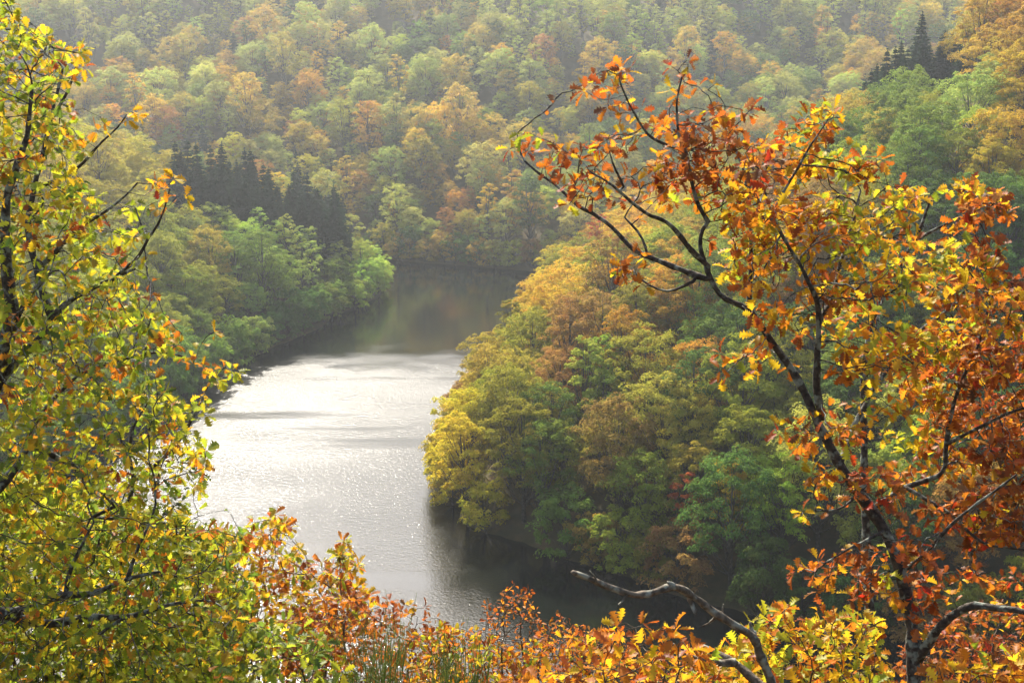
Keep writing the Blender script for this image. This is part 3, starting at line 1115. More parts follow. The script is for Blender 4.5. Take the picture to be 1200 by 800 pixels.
def grow(skel, att, step=0.05, kill=0.075, infl=0.9, iters=70, seed=1):
    """space colonisation: limbs given, twigs grow out to the leaf clusters"""
    r = np.random.default_rng(seed)
    pos, par, rad, limb = [], [], [], []
    for li, (pts, r0, r1) in enumerate(skel):
        pts = np.array(pts, float)
        sl = np.concatenate([[0], np.cumsum(np.linalg.norm(np.diff(pts, axis=0), axis=1))])
        m = max(2, int(sl[-1] / step))
        tt = np.linspace(0, sl[-1], m)
        line = np.stack([np.interp(tt, sl, pts[:, k]) for k in range(3)], 1)
        for _ in range(2):                         # round the corners, then make it gnarly
            line[1:-1] = (line[:-2] + 2 * line[1:-1] + line[2:]) / 4
        line[1:] += r.normal(0, 0.0045, (m - 1, 3)).cumsum(0) * 0.35
        p = -1
        if li:
            dd = np.linalg.norm(np.array(pos) - line[0], axis=1)
            p = int(dd.argmin())
        for k in range(m):
            pos.append(line[k])
            par.append(p)
            rad.append(r0 + (r1 - r0) * k / (m - 1))
            limb.append(li)
            p = len(pos) - 1
    ns = len(pos)
    pos = list(pos)
    A = np.array(att)
    alive = np.ones(len(A), bool)
    Pn = np.array(pos)
    near = np.zeros(len(A), int)
    nd = np.full(len(A), 1e9)
    for i in range(len(A)):
        d = np.linalg.norm(Pn - A[i], axis=1)
        near[i] = d.argmin()
        nd[i] = d.min()
    reached = np.full(len(A), -1)
    for it in range(iters):
        act = alive & (nd < infl * (1 + it * 0.05))
        if not act.any():
            break
        newp, newpar = [], []
        for nidx in np.unique(near[act]):
            s = act & (near == nidx)
            v = A[s] - pos[nidx]
            v = (v / (np.linalg.norm(v, axis=1, keepdims=True) + 1e-6)).sum(0)
            if par[nidx] >= 0 and nidx >= ns:
                v = v / (np.linalg.norm(v) + 1e-6) + 0.5 * (pos[nidx] - pos[par[nidx]]) / step
            v = v / (np.linalg.norm(v) + 1e-6) + r.normal(0, 0.22, 3)
            q = pos[nidx] + v / np.linalg.norm(v) * step
            newp.append(q)
            newpar.append(nidx)
        base = len(pos)
        pos += newp
        par += newpar
        rad += [0.0] * len(newp)
        limb += [-1] * len(newp)
        Q = np.array(newp)
        ii = np.nonzero(alive)[0]
        D2 = (A[ii] ** 2).sum(1)[:, None] + (Q ** 2).sum(1)[None] - 2 * A[ii] @ Q.T
        k = D2.argmin(1)
        d = np.sqrt(np.maximum(D2[np.arange(len(ii)), k], 0))
        cl = d < nd[ii]
        nd[ii[cl]] = d[cl]
        near[ii[cl]] = base + k[cl]
        dead_ = ii[nd[ii] < kill]
        alive[dead_] = False
        reached[dead_] = near[dead_]
    pos = np.array(pos)
    n = len(pos)
    kids = [[] for _ in range(n)]
    for i, p in enumerate(par):
        if p >= 0:
            kids[p].append(i)
    pr = np.zeros(n)
    wgt = np.zeros(n, int)
    for i in range(n - 1, -1, -1):
        if not kids[i]:
            pr[i], wgt[i] = 0.0021, 1
    order = sorted(range(n), key=lambda i: -i)
    # children always come after parents except where a limb joins an earlier node: both hold par[i] < i
    acc = np.zeros(n)
    cnt = np.zeros(n, int)
    for i in order:
        if kids[i]:
            pr[i] = min(acc[i] ** (1 / 2.5), 0.03)
            wgt[i] = cnt[i]
        if par[i] >= 0:
            acc[par[i]] += pr[i] ** 2.5
            cnt[par[i]] += wgt[i]
    R_ = np.where(np.array(limb) >= 0, np.maximum(np.array(rad), pr * 0.8), pr)
    return dict(pos=pos, par=par, kids=kids, rad=R_, wgt=wgt, limb=np.array(limb), ns=ns, att=A, reached=reached)


def twig_mesh(G, mat, sides=4):
    pos, par, kids, rad, wgt, limb = G['pos'], G['par'], G['kids'], G['rad'], G['wgt'], G['limb']
    tubes = []
    starts = [i for i in range(G['ns'], len(pos)) if limb[par[i]] >= 0]
    stack = list(starts)
    while stack:
        i = stack.pop()
        ch, rr = [pos[par[i]]], [min(rad[i] * 1.15, rad[par[i]])]
        while True:
            ch.append(pos[i])
            rr.append(rad[i])
            ks = kids[i]
            if not ks:
                break
            ks = sorted(ks, key=lambda k: -wgt[k])
            stack += ks[1:]
            i = ks[0]
        tubes.append(tube(ch, rr, sides))
    if not tubes:
        return None
    V, F = merge_tubes(tubes)
    return mesh('twig_growth', V, F, mat, True)


def leaves_of(G, kinds, r, per=(3, 6), size=(.075, .115), spread=1.0, shapes=6, along=0.25):
    """leaf placements: rosettes at shoot tips, a few along the twigs -> list of (matrix, size, shape, colour)"""
    pos, par, kids, limb = G['pos'], G['par'], G['kids'], G['limb']
    A = G['att']
    out = []
    for i in range(G['ns'], len(pos)):
        tip = not kids[i]
        if not tip and r.random() > along:
            continue
        j = int(((A - pos[i]) ** 2).sum(1).argmin())
        pal = PAL[kinds[j]]
        ks = list(pal)
        pw = np.array([pal[k] for k in ks])
        # neighbouring leaves turn colour together
        lead = ks[int(r.choice(len(ks), p=pw / pw.sum()))]
        d = pos[i] - pos[par[i]]
        d /= np.linalg.norm(d) + 1e-9
        m = int(r.integers(per[0], per[1] + 1)) if tip else int(r.integers(1, 4))
        a0 = r.uniform(0, 6.28)
        for k in range(m):
            a = a0 + k * 6.283 / max(m, 1) + r.normal(0, .35)
            e1 = cross(d, (0.2, 0.1, 1.0))
            e1 /= np.linalg.norm(e1) + 1e-9
            e2 = cross(d, e1)
            ax = d * r.uniform(.1, .9) + (e1 * math.cos(a) + e2 * math.sin(a)) * spread + np.array([0, 0, -0.18 + r.normal(0, .25)])
            ax /= np.linalg.norm(ax)
            up = np.array([0, 0, 1.0]) + r.normal(0, .55, 3)
            up -= up @ ax * ax
            up /= np.linalg.norm(up) + 1e-9
            sd = cross(up, ax)
            kc = lead if r.random() < .6 else ks[int(r.choice(len(ks), p=pw / pw.sum()))]
            c = np.clip(np.array(FL[kc]) * (1 + r.normal(0, .16)) * (1 + r.normal(0, .07, 3)), .004, .95)
            s = r.uniform(*size) * (1.0 if tip else .85)
            out.append((pos[i] + ax * .012, np.stack([ax, sd, up], 1), s, int(r.integers(shapes)), c))
    return out


LEAF_ME = {}


def leaf_mesh(shape_i, small):
    key = (shape_i, small)
    if key not in LEAF_ME:
        v, f, e = (SHAPES_S if small else SHAPES)[shape_i]
        me = mesh('leaf', v, f, M_LEAF_O, True)
        me.attributes.new('edge', 'FLOAT', 'POINT').data.foreach_set('value', (e * .7).astype(np.float32))
        me.attributes.new('leafval', 'FLOAT', 'FACE').data.foreach_set('value', np.full(len(f), .55, np.float32))
        LEAF_ME[key] = me
    return LEAF_ME[key]


def leaf_parts(root, leaves, singles, r, small=False, limbs=None):
    """the leaves that show largest are parts of their own; the rest is one mass of leaves"""
    org = np.array(root.location)
    sc_ = []
    for l in leaves:
        u, v, d = project(l[0])
        # facing towards the viewpoint and inside the view counts
        vis = (-10 < u < 1210) and (-10 < v < 810)
        face = abs((l[1][:, 2] @ (l[0] - CAM)) / d) + .25
        sc_.append((l[2] / d * face) if vis else 0)
    order = np.argsort(-np.array(sc_))
    first = set(int(i) for i in order[:singles])
    V, F, E, T, LV = [], [], [], [], []
    off = 0
    for i, (p, Mx, s, k, c) in enumerate(leaves):
        if i in first:
            par_ = root
            if limbs:
                par_ = limbs[0][int(((limbs[1] - p) ** 2).sum(1).argmin())]
            o = obj('leaf', leaf_mesh(k, small), par_)
            m4 = np.eye(4)
            m4[:3, :3] = Mx * s
            m4[:3, 3] = p - org
            o.matrix_local = Matrix(m4.tolist())
            o.color = (*c, 1)
            continue
        v, f, e = (SHAPES_S if small else SHAPES)[k]
        V.append((v * s) @ Mx.T + p - org)
        F.append(f + off)
        E.append(e * r.uniform(.2, 1.1))
        T.append(np.tile((*c, 1), (len(f), 1)))
        LV.append(np.full(len(f), np.clip(r.normal(.55, .16), 0, 1)))
        off += len(v)
    if V:
        me = mesh('foliage', np.vstack(V), np.vstack(F), M_LEAF_V, True)
        me.attributes.new('edge', 'FLOAT', 'POINT').data.foreach_set('value', np.concatenate(E).astype(np.float32))
        me.attributes.new('tint', 'FLOAT_COLOR', 'FACE').data.foreach_set('color', np.vstack(T).astype(np.float32).ravel())
        me.attributes.new('leafval', 'FLOAT', 'FACE').data.foreach_set('value', np.concatenate(LV).astype(np.float32))
        fo = obj('foliage', me, root)
        tag(fo, kind='stuff')


def plant(name, label, cat, skel, att, kinds, mat, singles=300, seed=1, limb_name='branch', small=False, group=None, gk={}, lk={}):
    r = np.random.default_rng(seed)
    base = np.array(skel[0][0][0])
    root = obj(name, None, None, tuple(base))
    root.empty_display_size = .2
    tag(root, label, cat, group)
    G = grow(skel, att, seed=seed, **gk)
    lobj, lpos = [], []
    for li in range(len(skel)):
        ids = [i for i in range(G['ns']) if G['limb'][i] == li]
        pts = [G['pos'][i] for i in ids]
        rr = [G['rad'][i] for i in ids]
        if li and G['par'][ids[0]] >= 0:
            pts = [G['pos'][G['par'][ids[0]]]] + pts
            rr = [min(rr[0] * 1.1, G['rad'][G['par'][ids[0]]])] + rr
        kn = np.arange(len(rr))
        rr = np.array(rr) * (1 + .07 * np.sin(kn * 1.9 + li) + .06 * np.sin(kn * .7 + 2 * li) + r.normal(0, .05, len(rr)))
        v, f = tube(np.array(pts) - base, rr, 8)
        lo_ = obj('trunk' if li == 0 and limb_name == 'branch' else limb_name, mesh(limb_name, v, f, mat, True), root)
        lobj += [lo_] * len(ids)
        lpos += [G['pos'][i] for i in ids]
    tm = twig_mesh(G, mat)
    if tm:
        tm.transform(Matrix.Translation(Vector(-base)))
        tag(obj('twig_growth', tm, root), kind='stuff')
    lv = leaves_of(G, kinds, r, shapes=4 if small else 9, **lk)
    leaf_parts(root, lv, singles, r, small, (lobj, np.array(lpos)))
    return root


def px_line(pts, d0, d1, r0, r1):
    """limb surveyed in the photo; r in pixels"""
    n = len(pts)
    ds = [d0 + (d1 - d0) * i / max(1, n - 1) for i in range(n)]
    return ([P(x, y, d) for (x, y), d in zip(pts, ds)], r0 * d0 / FPX, r1 * d1 / FPX)


def foot(x, y, d):
    p = P(x, y, d)
    return np.array([p[0], p[1], float(ground_z(np.array([p[0]]), np.array([p[1]]))[0]) - .15])


# --- the rust and gold oak
D = 7.0
trunk = [foot(1082, 800, D + .1)] + [P(x, y, D) for x, y in [(1078, 830), (1075, 775), (1071, 720), (1058, 670), (1040, 620), (1010, 575), (985, 540), (963, 495), (937, 441), (902, 393),
                                                            (876, 354), (850, 350), (838, 336), (829, 312), (819, 285), (822, 268), (830, 260)]]
sk = [(trunk, 12.5 * D / FPX, 2.4 * D / FPX)]
sk += [px_line([(830, 260), (815, 237), (811, 207), (802, 181), (796, 159), (792, 125), (800, 91)], 7.0, 6.8, 3.0, 1.0),
       px_line([(830, 312), (811, 297), (794, 271), (781, 258), (755, 249), (734, 230), (717, 215), (691, 200)], 7.0, 6.6, 3.6, 1.0),
       px_line([(731, 219), (720, 195), (715, 178)], 6.7, 6.5, 1.6, .8),
       px_line([(826, 326), (800, 318), (770, 305), (740, 294), (721, 271), (695, 251), (676, 245), (654, 222), (627, 204), (609, 189), (605, 160)], 7.0, 7.5, 3.8, .8),
       px_line([(759, 299), (753, 275), (732, 254)], 7.2, 7.3, 2.0, 1.0),
       px_line([(796, 175), (762, 162), (749, 144), (736, 121), (725, 91)], 6.85, 6.6, 2.0, .8),
       px_line([(812, 330), (785, 346), (755, 331), (742, 314)], 7.0, 7.2, 2.2, .8),
       px_line([(963, 490), (958, 455), (959, 406), (961, 362), (955, 345), (937, 310), (920, 288), (902, 255), (890, 215)], 7.0, 6.6, 4.8, 1.0),
       px_line([(961, 372), (977, 350), (985, 310), (1000, 260), (1010, 220)], 7.0, 7.4, 3.4, 1.0),
       px_line([(878, 352), (879, 300), (877, 250), (872, 200), (850, 150)], 7.0, 7.3, 3.0, 1.0),
       px_line([(902, 255), (925, 215), (950, 175), (970, 145)], 6.8, 6.6, 2.0, .8),
       px_line([(985, 540), (1000, 500), (1020, 460), (1050, 420), (1070, 380)], 7.0, 7.5, 4.0, 1.2),
       px_line([(1076, 772), (1090, 750), (1109, 726), (1137, 707), (1174, 712), (1215, 718)], 7.0, 6.6, 6.5, 3.4),
       px_line([(1058, 670), (1085, 650), (1110, 620), (1150, 590), (1190, 560)], 7.0, 6.6, 3.2, 1.2),
       px_line([(1040, 620), (1000, 640), (965, 660)], 7.0, 6.6, 2.2, .8),
       px_line([(1010, 575), (985, 600), (955, 600)], 7.0, 6.8, 2.0, .8)]
bl = [(715, 85, 26, 16, 'oy'), (706, 110, 22, 18, 'rust'), (738, 128, 20, 14, 'oy'), (800, 76, 20, 12, 'rust'), (795, 100, 18, 12, 'oy'), (790, 125, 14, 12, 'rust'),
      (612, 176, 22, 12, 'rust'), (606, 154, 12, 6, 'lime'), (650, 188, 22, 22, 'rust'), (680, 182, 26, 24, 'rust'), (672, 208, 22, 16, 'oy'), (668, 235, 12, 10, 'gold'),
      (715, 165, 32, 14, 'oy'), (700, 205, 18, 12, 'rust'), (735, 178, 14, 10, 'rust'), (760, 150, 14, 12, 'oy'), (735, 312, 20, 20, 'oy'), (718, 232, 14, 8, 'rust'),
      (745, 210, 16, 12, 'rust'), (790, 150, 26, 22, 'rust'), (820, 160, 26, 26, 'rust'), (800, 185, 36, 24, 'rust'), (845, 140, 22, 20, 'oy'), (838, 108, 20, 12, 'oy'), (868, 132, 20, 12, 'rust'),
      (775, 205, 28, 22, 'rust'), (790, 232, 26, 20, 'oy'), (825, 205, 30, 22, 'rust'), (850, 235, 36, 26, 'oy'), (850, 180, 26, 26, 'rust'), (885, 195, 36, 28, 'rust'), (915, 175, 30, 20, 'oy'), (950, 150, 34, 20, 'oy'),
      (980, 135, 20, 12, 'yg'), (935, 200, 36, 26, 'oy'), (975, 185, 26, 20, 'yg'), (890, 240, 36, 26, 'oy'), (930, 250, 40, 28, 'oy'), (865, 275, 32, 24, 'oy'), (905, 290, 34, 24, 'yg'), (950, 290, 36, 30, 'yg'),
      (990, 240, 34, 30, 'yg'), (1005, 205, 26, 16, 'yg'), (1025, 195, 20, 14, 'oy'), (1000, 285, 40, 32, 'yg'), (1050, 232, 28, 14, 'gold'), (1070, 232, 20, 12, 'yg'), (1040, 270, 36, 28, 'yg'),
      (890, 325, 36, 20, 'oy'), (860, 300, 24, 16, 'yg'), (960, 335, 36, 26, 'oy'), (1010, 335, 40, 30, 'oy'), (875, 415, 30, 18, 'oy'), (850, 430, 22, 12, 'oy'), (900, 365, 24, 16, 'oy'), (930, 380, 30, 20, 'oy'),
      (985, 380, 36, 28, 'yg'), (1030, 380, 36, 28, 'yg'), (1050, 330, 34, 30, 'yg'), (1060, 420, 36, 26, 'oy'), (1020, 430, 34, 26, 'yg'), (985, 430, 26, 20, 'oy'),
      (930, 500, 22, 16, 'rust'), (950, 520, 22, 14, 'oy'), (985, 500, 22, 18, 'yg'), (965, 560, 24, 14, 'oy'), (1010, 560, 30, 20, 'rust'), (1040, 585, 30, 20, 'rust'), (1045, 480, 30, 20, 'yg'),
      (950, 665, 24, 18, 'rust'), (965, 690, 18, 14, 'oy'), (1010, 690, 20, 24, 'rust'), (1000, 660, 18, 12, 'rust'), (1050, 690, 22, 20, 'yg'), (1085, 700, 28, 22, 'rust'), (1080, 730, 20, 18, 'oy'), (1075, 640, 30, 22, 'rust'), (950, 605, 16, 10, 'oy')]
r_ = np.random.default_rng(3)
att, kinds = attract_blobs(bl, 7.0, .28, r_, 2.7)
plant('oak_tree', 'rust and gold oak with dark crooked trunk leaning towards the lake', 'oak', sk, att, kinds, M_OAK, 300, 5, gk=dict(kill=.05, step=.042), lk=dict(size=(.040, .076), per=(3, 6), along=.42))

# --- the paler lichen-stemmed oak behind it
D = 8.6
trunk = [foot(1030, 800, D)] + [P(x, y, D) for x, y in [(1024, 780), (1018, 640), (1015, 545), (1012, 440), (1022, 380), (1045, 330), (1075, 280), (1090, 235)]]
sk = [(trunk, 9 * D / FPX, 1.6 * D / FPX),
      px_line([(1017, 600), (1060, 570), (1107, 555), (1110, 510), (1120, 460), (1150, 400), (1165, 340)], 8.6, 8.2, 3.8, 1.2),
      px_line([(1012, 440), (1060, 400), (1100, 370), (1140, 340), (1180, 320)], 8.6, 8.9, 3.4, 1.0),
      px_line([(1075, 280), (1110, 262), (1140, 250), (1160, 225)], 8.6, 8.4, 2.0, .8),
      px_line([(1110, 520), (1150, 500), (1190, 480), (1230, 470)], 8.4, 8.0, 2.4, 1.2),
      px_line([(1060, 570), (1110, 600), (1150, 640), (1205, 647)], 8.5, 8.0, 2.6, 1.3)]
bl = [(1080, 225, 18, 12, 'oy', 1.3), (1140, 225, 26, 16, 'oy', 1.3), (1160, 245, 28, 18, 'rust', 1.3), (1120, 265, 20, 14, 'oy'), (1150, 285, 30, 20, 'rust', 1.2), (1090, 300, 34, 22, 'yg'), (1150, 315, 34, 20, 'oy', 1.3), (1185, 335, 26, 24, 'rust', 1.3),
      (1110, 345, 40, 24, 'oy'), (1165, 365, 36, 24, 'oy', 1.3), (1195, 400, 30, 34, 'rust', 1.3), (1130, 395, 40, 26, 'oy', 1.3), (1090, 400, 34, 28, 'yg'), (1170, 430, 38, 26, 'rust', 1.3), (1120, 440, 40, 28, 'rust', 1.3),
      (1085, 460, 34, 24, 'oy'), (1160, 480, 44, 26, 'rust', 1.4), (1110, 490, 38, 22, 'rust', 1.3), (1195, 500, 30, 30, 'rust', 1.3), (1175, 530, 38, 22, 'rust', 1.3), (1120, 540, 34, 20, 'oy'), (1080, 520, 26, 20, 'yg'),
      (1190, 580, 30, 26, 'rust', 1.2), (1145, 585, 36, 20, 'rust', 1.2), (1105, 600, 36, 18, 'rust', 1.2), (1150, 625, 40, 18, 'rust'), (1190, 620, 30, 18, 'rust', 1.2), (1060, 560, 26, 16, 'oy'), (1180, 680, 26, 12, 'rust'), (1130, 670, 26, 12, 'rust')]
att, kinds = attract_blobs(bl, 8.4, .35, r_, 2.6)
plant('oak_tree', 'oak with pale lichen-spotted stem and rust leaves behind the crooked oak', 'oak', sk, att, kinds, M_OAK, 300, 6, gk=dict(kill=.05, step=.045), lk=dict(size=(.044, .082), per=(5, 8), along=.55))

# --- the big yellow-green oak on the other side
D = 8.0
trunk = [foot(-150, 800, D)] + [P(x, y, D) for x, y in [(-130, 820), (-90, 640), (-60, 540), (-20, 478), (0, 450), (22, 422), (49, 400), (67, 366), (94, 349), (120, 336), (161, 317)]]
sk = [(trunk, 20 * D / FPX, 1.6 * D / FPX),
      px_line([(-8, 455), (0, 426), (11, 385), (15, 370), (7, 314), (4, 270), (10, 220), (30, 160), (35, 100)], 8, 7.6, 10, 2),
      px_line([(20, 372), (35, 345), (60, 320)], 8, 7.7, 4, 2),
      px_line([(60, 370), (45, 332), (37, 299), (30, 260), (45, 200), (60, 140), (75, 80)], 8, 8.4, 5, 1.4),
      px_line([(50, 310), (71, 289), (97, 262), (127, 247), (161, 214)], 8.2, 8.0, 3.4, 1.0),
      px_line([(45, 220), (71, 210), (94, 195), (116, 169), (139, 150), (148, 135)], 8.3, 8.1, 2.6, .8),
      px_line([(60, 140), (80, 109), (88, 85), (92, 65)], 8.3, 8.2, 2.2, .8),
      px_line([(124, 335), (150, 312), (165, 302), (172, 280), (187, 266), (195, 240), (200, 222)], 8, 7.8, 2.6, .8),
      px_line([(172, 280), (163, 262), (158, 245)], 7.9, 7.9, 1.6, .8),
      px_line([(-110, 720), (-50, 722), (0, 717), (30, 714), (49, 702), (77, 695), (109, 695), (150, 676), (187, 669)], 8, 7.4, 9, 1.8),
      px_line([(0, 720), (37, 727), (56, 732), (97, 721), (150, 721), (202, 706), (240, 702)], 7.9, 7.7, 6, 1.6),
      px_line([(100, 722), (112, 750), (124, 735), (150, 721)], 7.8, 7.6, 2, 2),
      px_line([(77, 695), (80, 670), (95, 640), (110, 610)], 7.7, 7.6, 3, 1.2),
      px_line([(150, 676), (161, 639), (176, 616), (182, 590)], 7.5, 7.5, 2.6, 1.0),
      px_line([(-80, 620), (-20, 590), (11, 556), (26, 537), (34, 500), (60, 470), (90, 440)], 8, 8.4, 8, 1.4),
      px_line([(34, 520), (80, 540), (110, 560), (145, 600), (152, 585), (160, 565), (152, 530), (156, 500), (175, 470)], 8.2, 8.6, 4, 1.2),
      px_line([(90, 440), (140, 420), (190, 410), (225, 420)], 8.4, 8.6, 2.2, 1.0),
      px_line([(156, 565), (190, 540), (215, 510), (236, 467), (246, 440), (262, 430)], 8.5, 8.7, 2.6, .8),
      px_line([(110, 605), (160, 610), (195, 612), (218, 616)], 8.4, 8.6, 2.4, 1.0)]


def leftpal(x, y, r):
    if y > 560 and r.random() < smooth(540, 760, np.array(y)) * (1 - smooth(120, 300, np.array(x)) * .7):
        return 'leftlow'
    if r.random() < .08:
        return 'oy'
    return 'left'


poly = [(-40, -30), (14, -25), (24, 25), (60, 45), (100, 52), (102, 80), (70, 100), (85, 135), (100, 170), (92, 205), (118, 235), (128, 262), (150, 275), (152, 300), (138, 330), (160, 355), (198, 372), (212, 400),
        (190, 425), (200, 470), (225, 470), (238, 500), (246, 540), (240, 580), (205, 600), (225, 615), (290, 625), (300, 700), (270, 810), (-40, 830)]
att, kinds = attract_poly(poly, 2800, 7.2, 9.1, leftpal, np.random.default_rng(8))
bl = [(150, 132, 14, 8, 'yellow', 1.6), (160, 137, 10, 8, 'yellow', 1.6), (92, 70, 14, 18, 'gold', 1.3), (203, 232, 14, 12, 'sprig', 1.5), (210, 205, 9, 6, 'yellow', 1.5), (190, 240, 9, 10, 'sprig', 1.5), (222, 232, 8, 5, 'yellow', 1.5), (172, 212, 6, 9, 'sprig', 1.5),
      (160, 250, 14, 12, 'left', 1.5), (205, 382, 8, 8, 'sprig', 1.5), (248, 384, 10, 9, 'yellow', 1.6), (232, 412, 16, 10, 'gold', 1.4), (265, 420, 20, 12, 'left', 1.4), (285, 432, 10, 8, 'left', 1.4), (225, 432, 14, 10, 'sprig', 1.4), (245, 450, 14, 12, 'left', 1.4), (250, 478, 10, 10, 'left', 1.4),
      (130, 260, 16, 12, 'left'), (115, 140, 10, 12, 'gold', 1.3), (60, 40, 10, 14, 'gold'), (30, 20, 16, 22, 'gold', 1.3)]
a2, k2 = attract_blobs(bl, 8.1, .1, r_, 1.2)
plant('oak_tree', 'yellow-green oak with dark twisting limbs spreading out over the lake', 'oak', sk, np.vstack([att, a2]), kinds + k2, M_OAK, 300, 9,
      lk=dict(size=(.040, .074), per=(4, 7), along=.45))


# --- saplings and shrubs along the edge of the viewpoint
def bush(name, label, cat, base_px, d, poly, n, pal, singles, seed, size, small=False, nst=5, dd=.7, mat=None, **lk):
    r = np.random.default_rng(seed)
    b = foot(base_px[0], base_px[1], d)
    att, kinds = attract_poly(poly, n, d - dd, d + dd, pal, r)
    top = np.array(poly, float)
    sk = []
    for i in range(nst):
        tgt = att[int(r.integers(len(att)))]
        p0 = b + np.array([r.normal(0, .10), r.normal(0, .10), 0]) * (i > 0)
        m1 = p0 + (tgt - p0) * .4 + np.array([0, 0, .12]) + r.normal(0, .04, 3)
        sk.append(([p0, m1, p0 + (tgt - p0) * .9], .014 if not small else .009, .004))
    return plant(name, label, cat, sk, att, kinds, mat or M_STEM, singles, seed, 'stem', small, gk=dict(infl=1.6, iters=80), lk=dict(size=size, **lk))


bush('sapling', 'yellow leafy oak sapling whose tops stand against the bright water', 'sapling', (330, 900), 10.5,
     [(235, 640), (262, 615), (300, 612), (322, 600), (345, 618), (362, 660), (395, 650), (398, 630), (412, 640), (420, 672), (438, 695), (430, 740), (330, 790), (240, 760)], 620, 'low', 280, 31, (.045, .08), along=.55, nst=8, per=(5, 8))
bush('shrub', 'low rust-leaved shrub between the yellow sapling and the broom', 'shrub', (410, 960), 9.5,
     [(330, 720), (380, 700), (410, 690), (440, 705), (470, 705), (500, 718), (530, 740), (540, 815), (330, 815)], 480, 'pink', 220, 32, (.036, .062), along=.7, nst=8, per=(5, 8))
bush('shrub', 'lime green and yellow shrub beneath the spreading oak limbs', 'shrub', (260, 950), 8.6,
     [(150, 715), (250, 735), (330, 725), (390, 750), (420, 815), (140, 815)], 420, 'green', 200, 33, (.045, .08), along=.4, nst=8, per=(4, 6))
bush('shrub', 'green bramble-like thicket filling the slope under the yellow-green oak', 'shrub', (60, 960), 10.5,
     [(-60, 540), (60, 560), (140, 590), (200, 605), (260, 630), (290, 700), (290, 830), (-60, 830)], 2200, 'thicket', 220, 39, (.06, .10), along=.6, nst=14, per=(5, 8), dd=1.1)
bush('shrub', 'airy pinkish-rust shrub with tiny leaves on thin red stems', 'shrub', (630, 960), 9.0,
     [(540, 760), (565, 720), (575, 700), (605, 692), (615, 684), (630, 715), (668, 722), (700, 735), (720, 760), (720, 815), (530, 815)], 700, 'pink', 180, 34, (.022, .04), True, 10, per=(3, 5), along=.5)
bush('shrub', 'golden low shrub in front of the airy rust shrub', 'shrub', (540, 960), 8.6,
     [(480, 740), (540, 730), (580, 745), (600, 765), (600, 815), (470, 815)], 340, 'low', 150, 35, (.03, .055), True, 8, per=(5, 8), along=.8)
bush('shrub', 'orange oak scrub carpeting the slope below the dead branch', 'shrub', (700, 960), 8.8,
     [(590, 765), (640, 745), (700, 742), (760, 760), (830, 765), (900, 760), (900, 815), (580, 815)], 420, 'oy', 200, 40, (.04, .07), along=.45, nst=10, per=(4, 6))
bush('sapling', 'young oak with green and yellow leaf tufts below the dead branch', 'sapling', (740, 960), 6.4,
     [(590, 790), (640, 778), (700, 775), (722, 720), (735, 706), (750, 730), (775, 745), (782, 725), (800, 728), (805, 752), (840, 768), (850, 815), (590, 815)], 200, 'oy', 220, 36, (.05, .082), along=.3, nst=6, dd=.35, per=(4, 6))
bush('sapling', 'bright yellow oak sapling at the foot of the crooked oak', 'sapling', (930, 960), 7.8,
     [(830, 770), (870, 740), (900, 712), (930, 705), (945, 725), (985, 715), (1020, 722), (1035, 750), (1050, 815), (830, 815)], 460, 'yg', 260, 37, (.05, .088), along=.4, nst=8, per=(4, 6))
bush('sapling', 'rust-leaved oak sapling beside the trunk of the crooked oak', 'sapling', (1150, 960), 6.6,
     [(1090, 790), (1120, 770), (1160, 765), (1215, 770), (1215, 830), (1085, 830)], 160, 'oy', 150, 38, (.06, .095), along=.3, nst=5, dd=.3, per=(4, 6))
bush('shrub', 'russet bush behind the trunk of the crooked oak', 'shrub', (1150, 960), 10.5,
     [(1090, 735), (1120, 715), (1180, 700), (1220, 700), (1220, 815), (1060, 815), (1050, 770)], 420, 'rust', 200, 41, (.04, .07), along=.45, nst=9, per=(4, 6))


# --- broom: tufts of green upright rods
def broom(x0, x1, ytop, d, n, label, seed):
    r = np.random.default_rng(seed)
    b = foot((x0 + x1) / 2, 960, d)
    root = obj('broom_shrub', None, None, tuple(b))
    tag(root, label, 'shrub')
    for i in range(n):
        px = r.uniform(x0, x1)
        tip = P(px + r.normal(0, 8), ytop + abs(r.normal(0, 28)), d + r.normal(0, .25))
        p0 = b + np.array([r.normal(0, .08), r.normal(0, .08), 0])
        mid = p0 * .45 + tip * .55 + r.normal(0, .05, 3)
        t = np.linspace(0, 1, 7)[:, None]
        line = (1 - t) ** 2 * p0 + 2 * t * (1 - t) * mid + t ** 2 * tip
        tubes = [tube(line - b, np.linspace(.0045, .0014, 7), 4)]
        for k in range(7):
            q = line[int(r.integers(2, 6))]
            e = q + (tip - p0) / np.linalg.norm(tip - p0) * r.uniform(.12, .4) + r.normal(0, .05, 3)
            tubes.append(tube(np.array([q, (q + e) / 2 + r.normal(0, .014, 3), e]) - b, [.0026, .002, .001], 4))
        v, f = merge_tubes(tubes)
        obj('rod', mesh('rod', v, f, M_BROOM, True), root)


M_BROOM = bark_material('broom_green', (0.09, 0.13, 0.025), (0.20, 0.23, 0.045), 30, .6)
broom(405, 480, 725, 8.3, 46, 'tuft of dark green broom rods beside the rust-leaved shrub', 51)
broom(500, 570, 745, 8.0, 40, 'tuft of pale green broom rods below the airy rust shrub', 52)


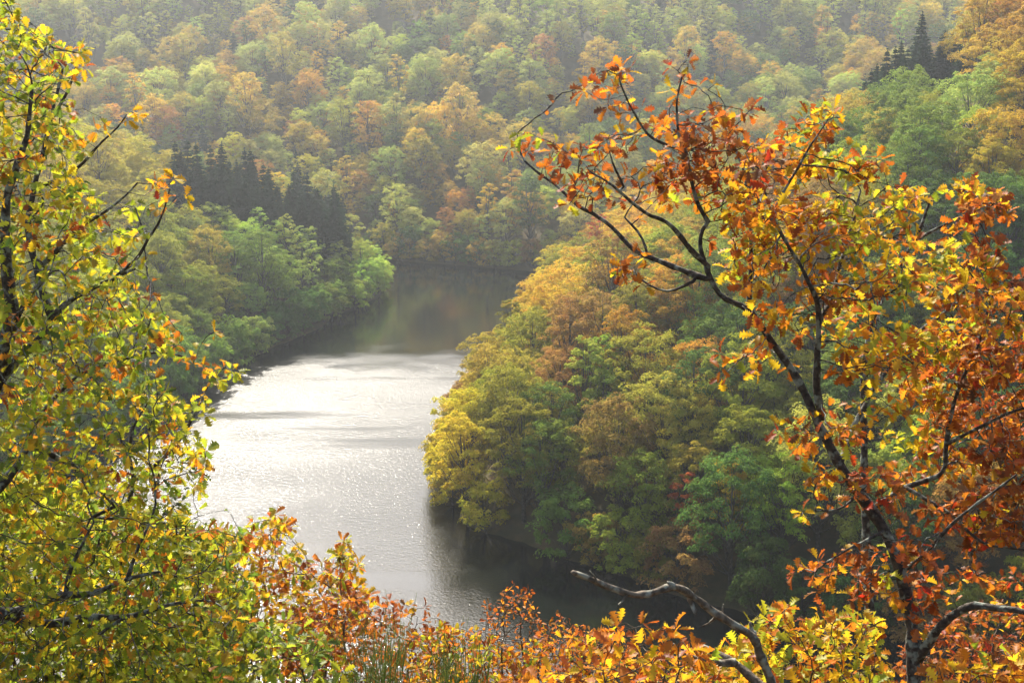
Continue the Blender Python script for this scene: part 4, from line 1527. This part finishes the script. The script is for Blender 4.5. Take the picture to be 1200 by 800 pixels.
# --- the bare dead branch
def dead():
    D = 6.6
    b = foot(925, 900, D)
    root = obj('dead_branch', None, None, tuple(b))
    tag(root, 'bare crooked dead branch with broken pale tip reaching over the dark water', 'dead branch')

    def limb(name, pts, d0, d1, r0, r1, start=None):
        L_, a, c = px_line(pts, d0, d1, r0, r1)
        L_ = ([start] if start is not None else []) + L_
        L_ = np.array(L_)
        sl = np.concatenate([[0], np.cumsum(np.linalg.norm(np.diff(L_, axis=0), axis=1))])
        m = max(6, int(sl[-1] / .03))
        tt = np.linspace(0, sl[-1], m)
        line = np.stack([np.interp(tt, sl, L_[:, k]) for k in range(3)], 1)
        for _ in range(2):
            line[1:-1] = (line[:-2] + 2 * line[1:-1] + line[2:]) / 4
        rr = np.linspace(a, c, m) * (1 + .10 * np.sin(np.arange(m) * 1.7) + .07 * np.sin(np.arange(m) * .6 + 1))
        v, f = tube(line - b, rr, 9)
        rj = np.random.default_rng(len(pts) + int(pts[0][0]))
        v = [q + rj.normal(0, .0016, 3) for q in v]
        return obj(name, mesh(name, v, f, M_DEAD, True), root)
    limb('branch', [(912, 830), (903, 795), (890, 765), (884, 745), (866, 735), (840, 720), (820, 704), (806, 694), (790, 685), (775, 691), (752, 698), (735, 695), (708, 686), (690, 677), (671, 670)], D, D - .5, 8.0, 3.4, b)
    limb('branch', [(903, 815), (880, 792), (862, 776), (838, 764), (818, 755)], D, D + .2, 6.5, 3.0)
    limb('branch', [(862, 776), (838, 777), (812, 770), (797, 766), (788, 755)], D, D - .2, 4.5, 2.4)
    limb('stub', [(808, 697), (812, 712), (815, 718)], D - .2, D - .25, 4.0, 1.8)
    limb('stub', [(884, 745), (880, 736), (879, 729)], D - .05, D - .05, 3.5, 1.5)
    limb('stub', [(735, 695), (731, 703), (725, 708)], D - .4, D - .42, 1.8, .7)
    limb('stub', [(850, 727), (846, 716), (848, 708)], D - .12, D - .14, 1.6, .6)
    limb('stub', [(700, 682), (697, 675), (691, 668)], D - .46, D - .48, 1.3, .5)
    limb('stub', [(840, 721), (832, 730), (822, 734)], D - .15, D - .1, 1.8, .6)
    limb('stub', [(790, 686), (786, 683), (783, 682)], D - .3, D - .3, 3.2, 2.0)


dead()
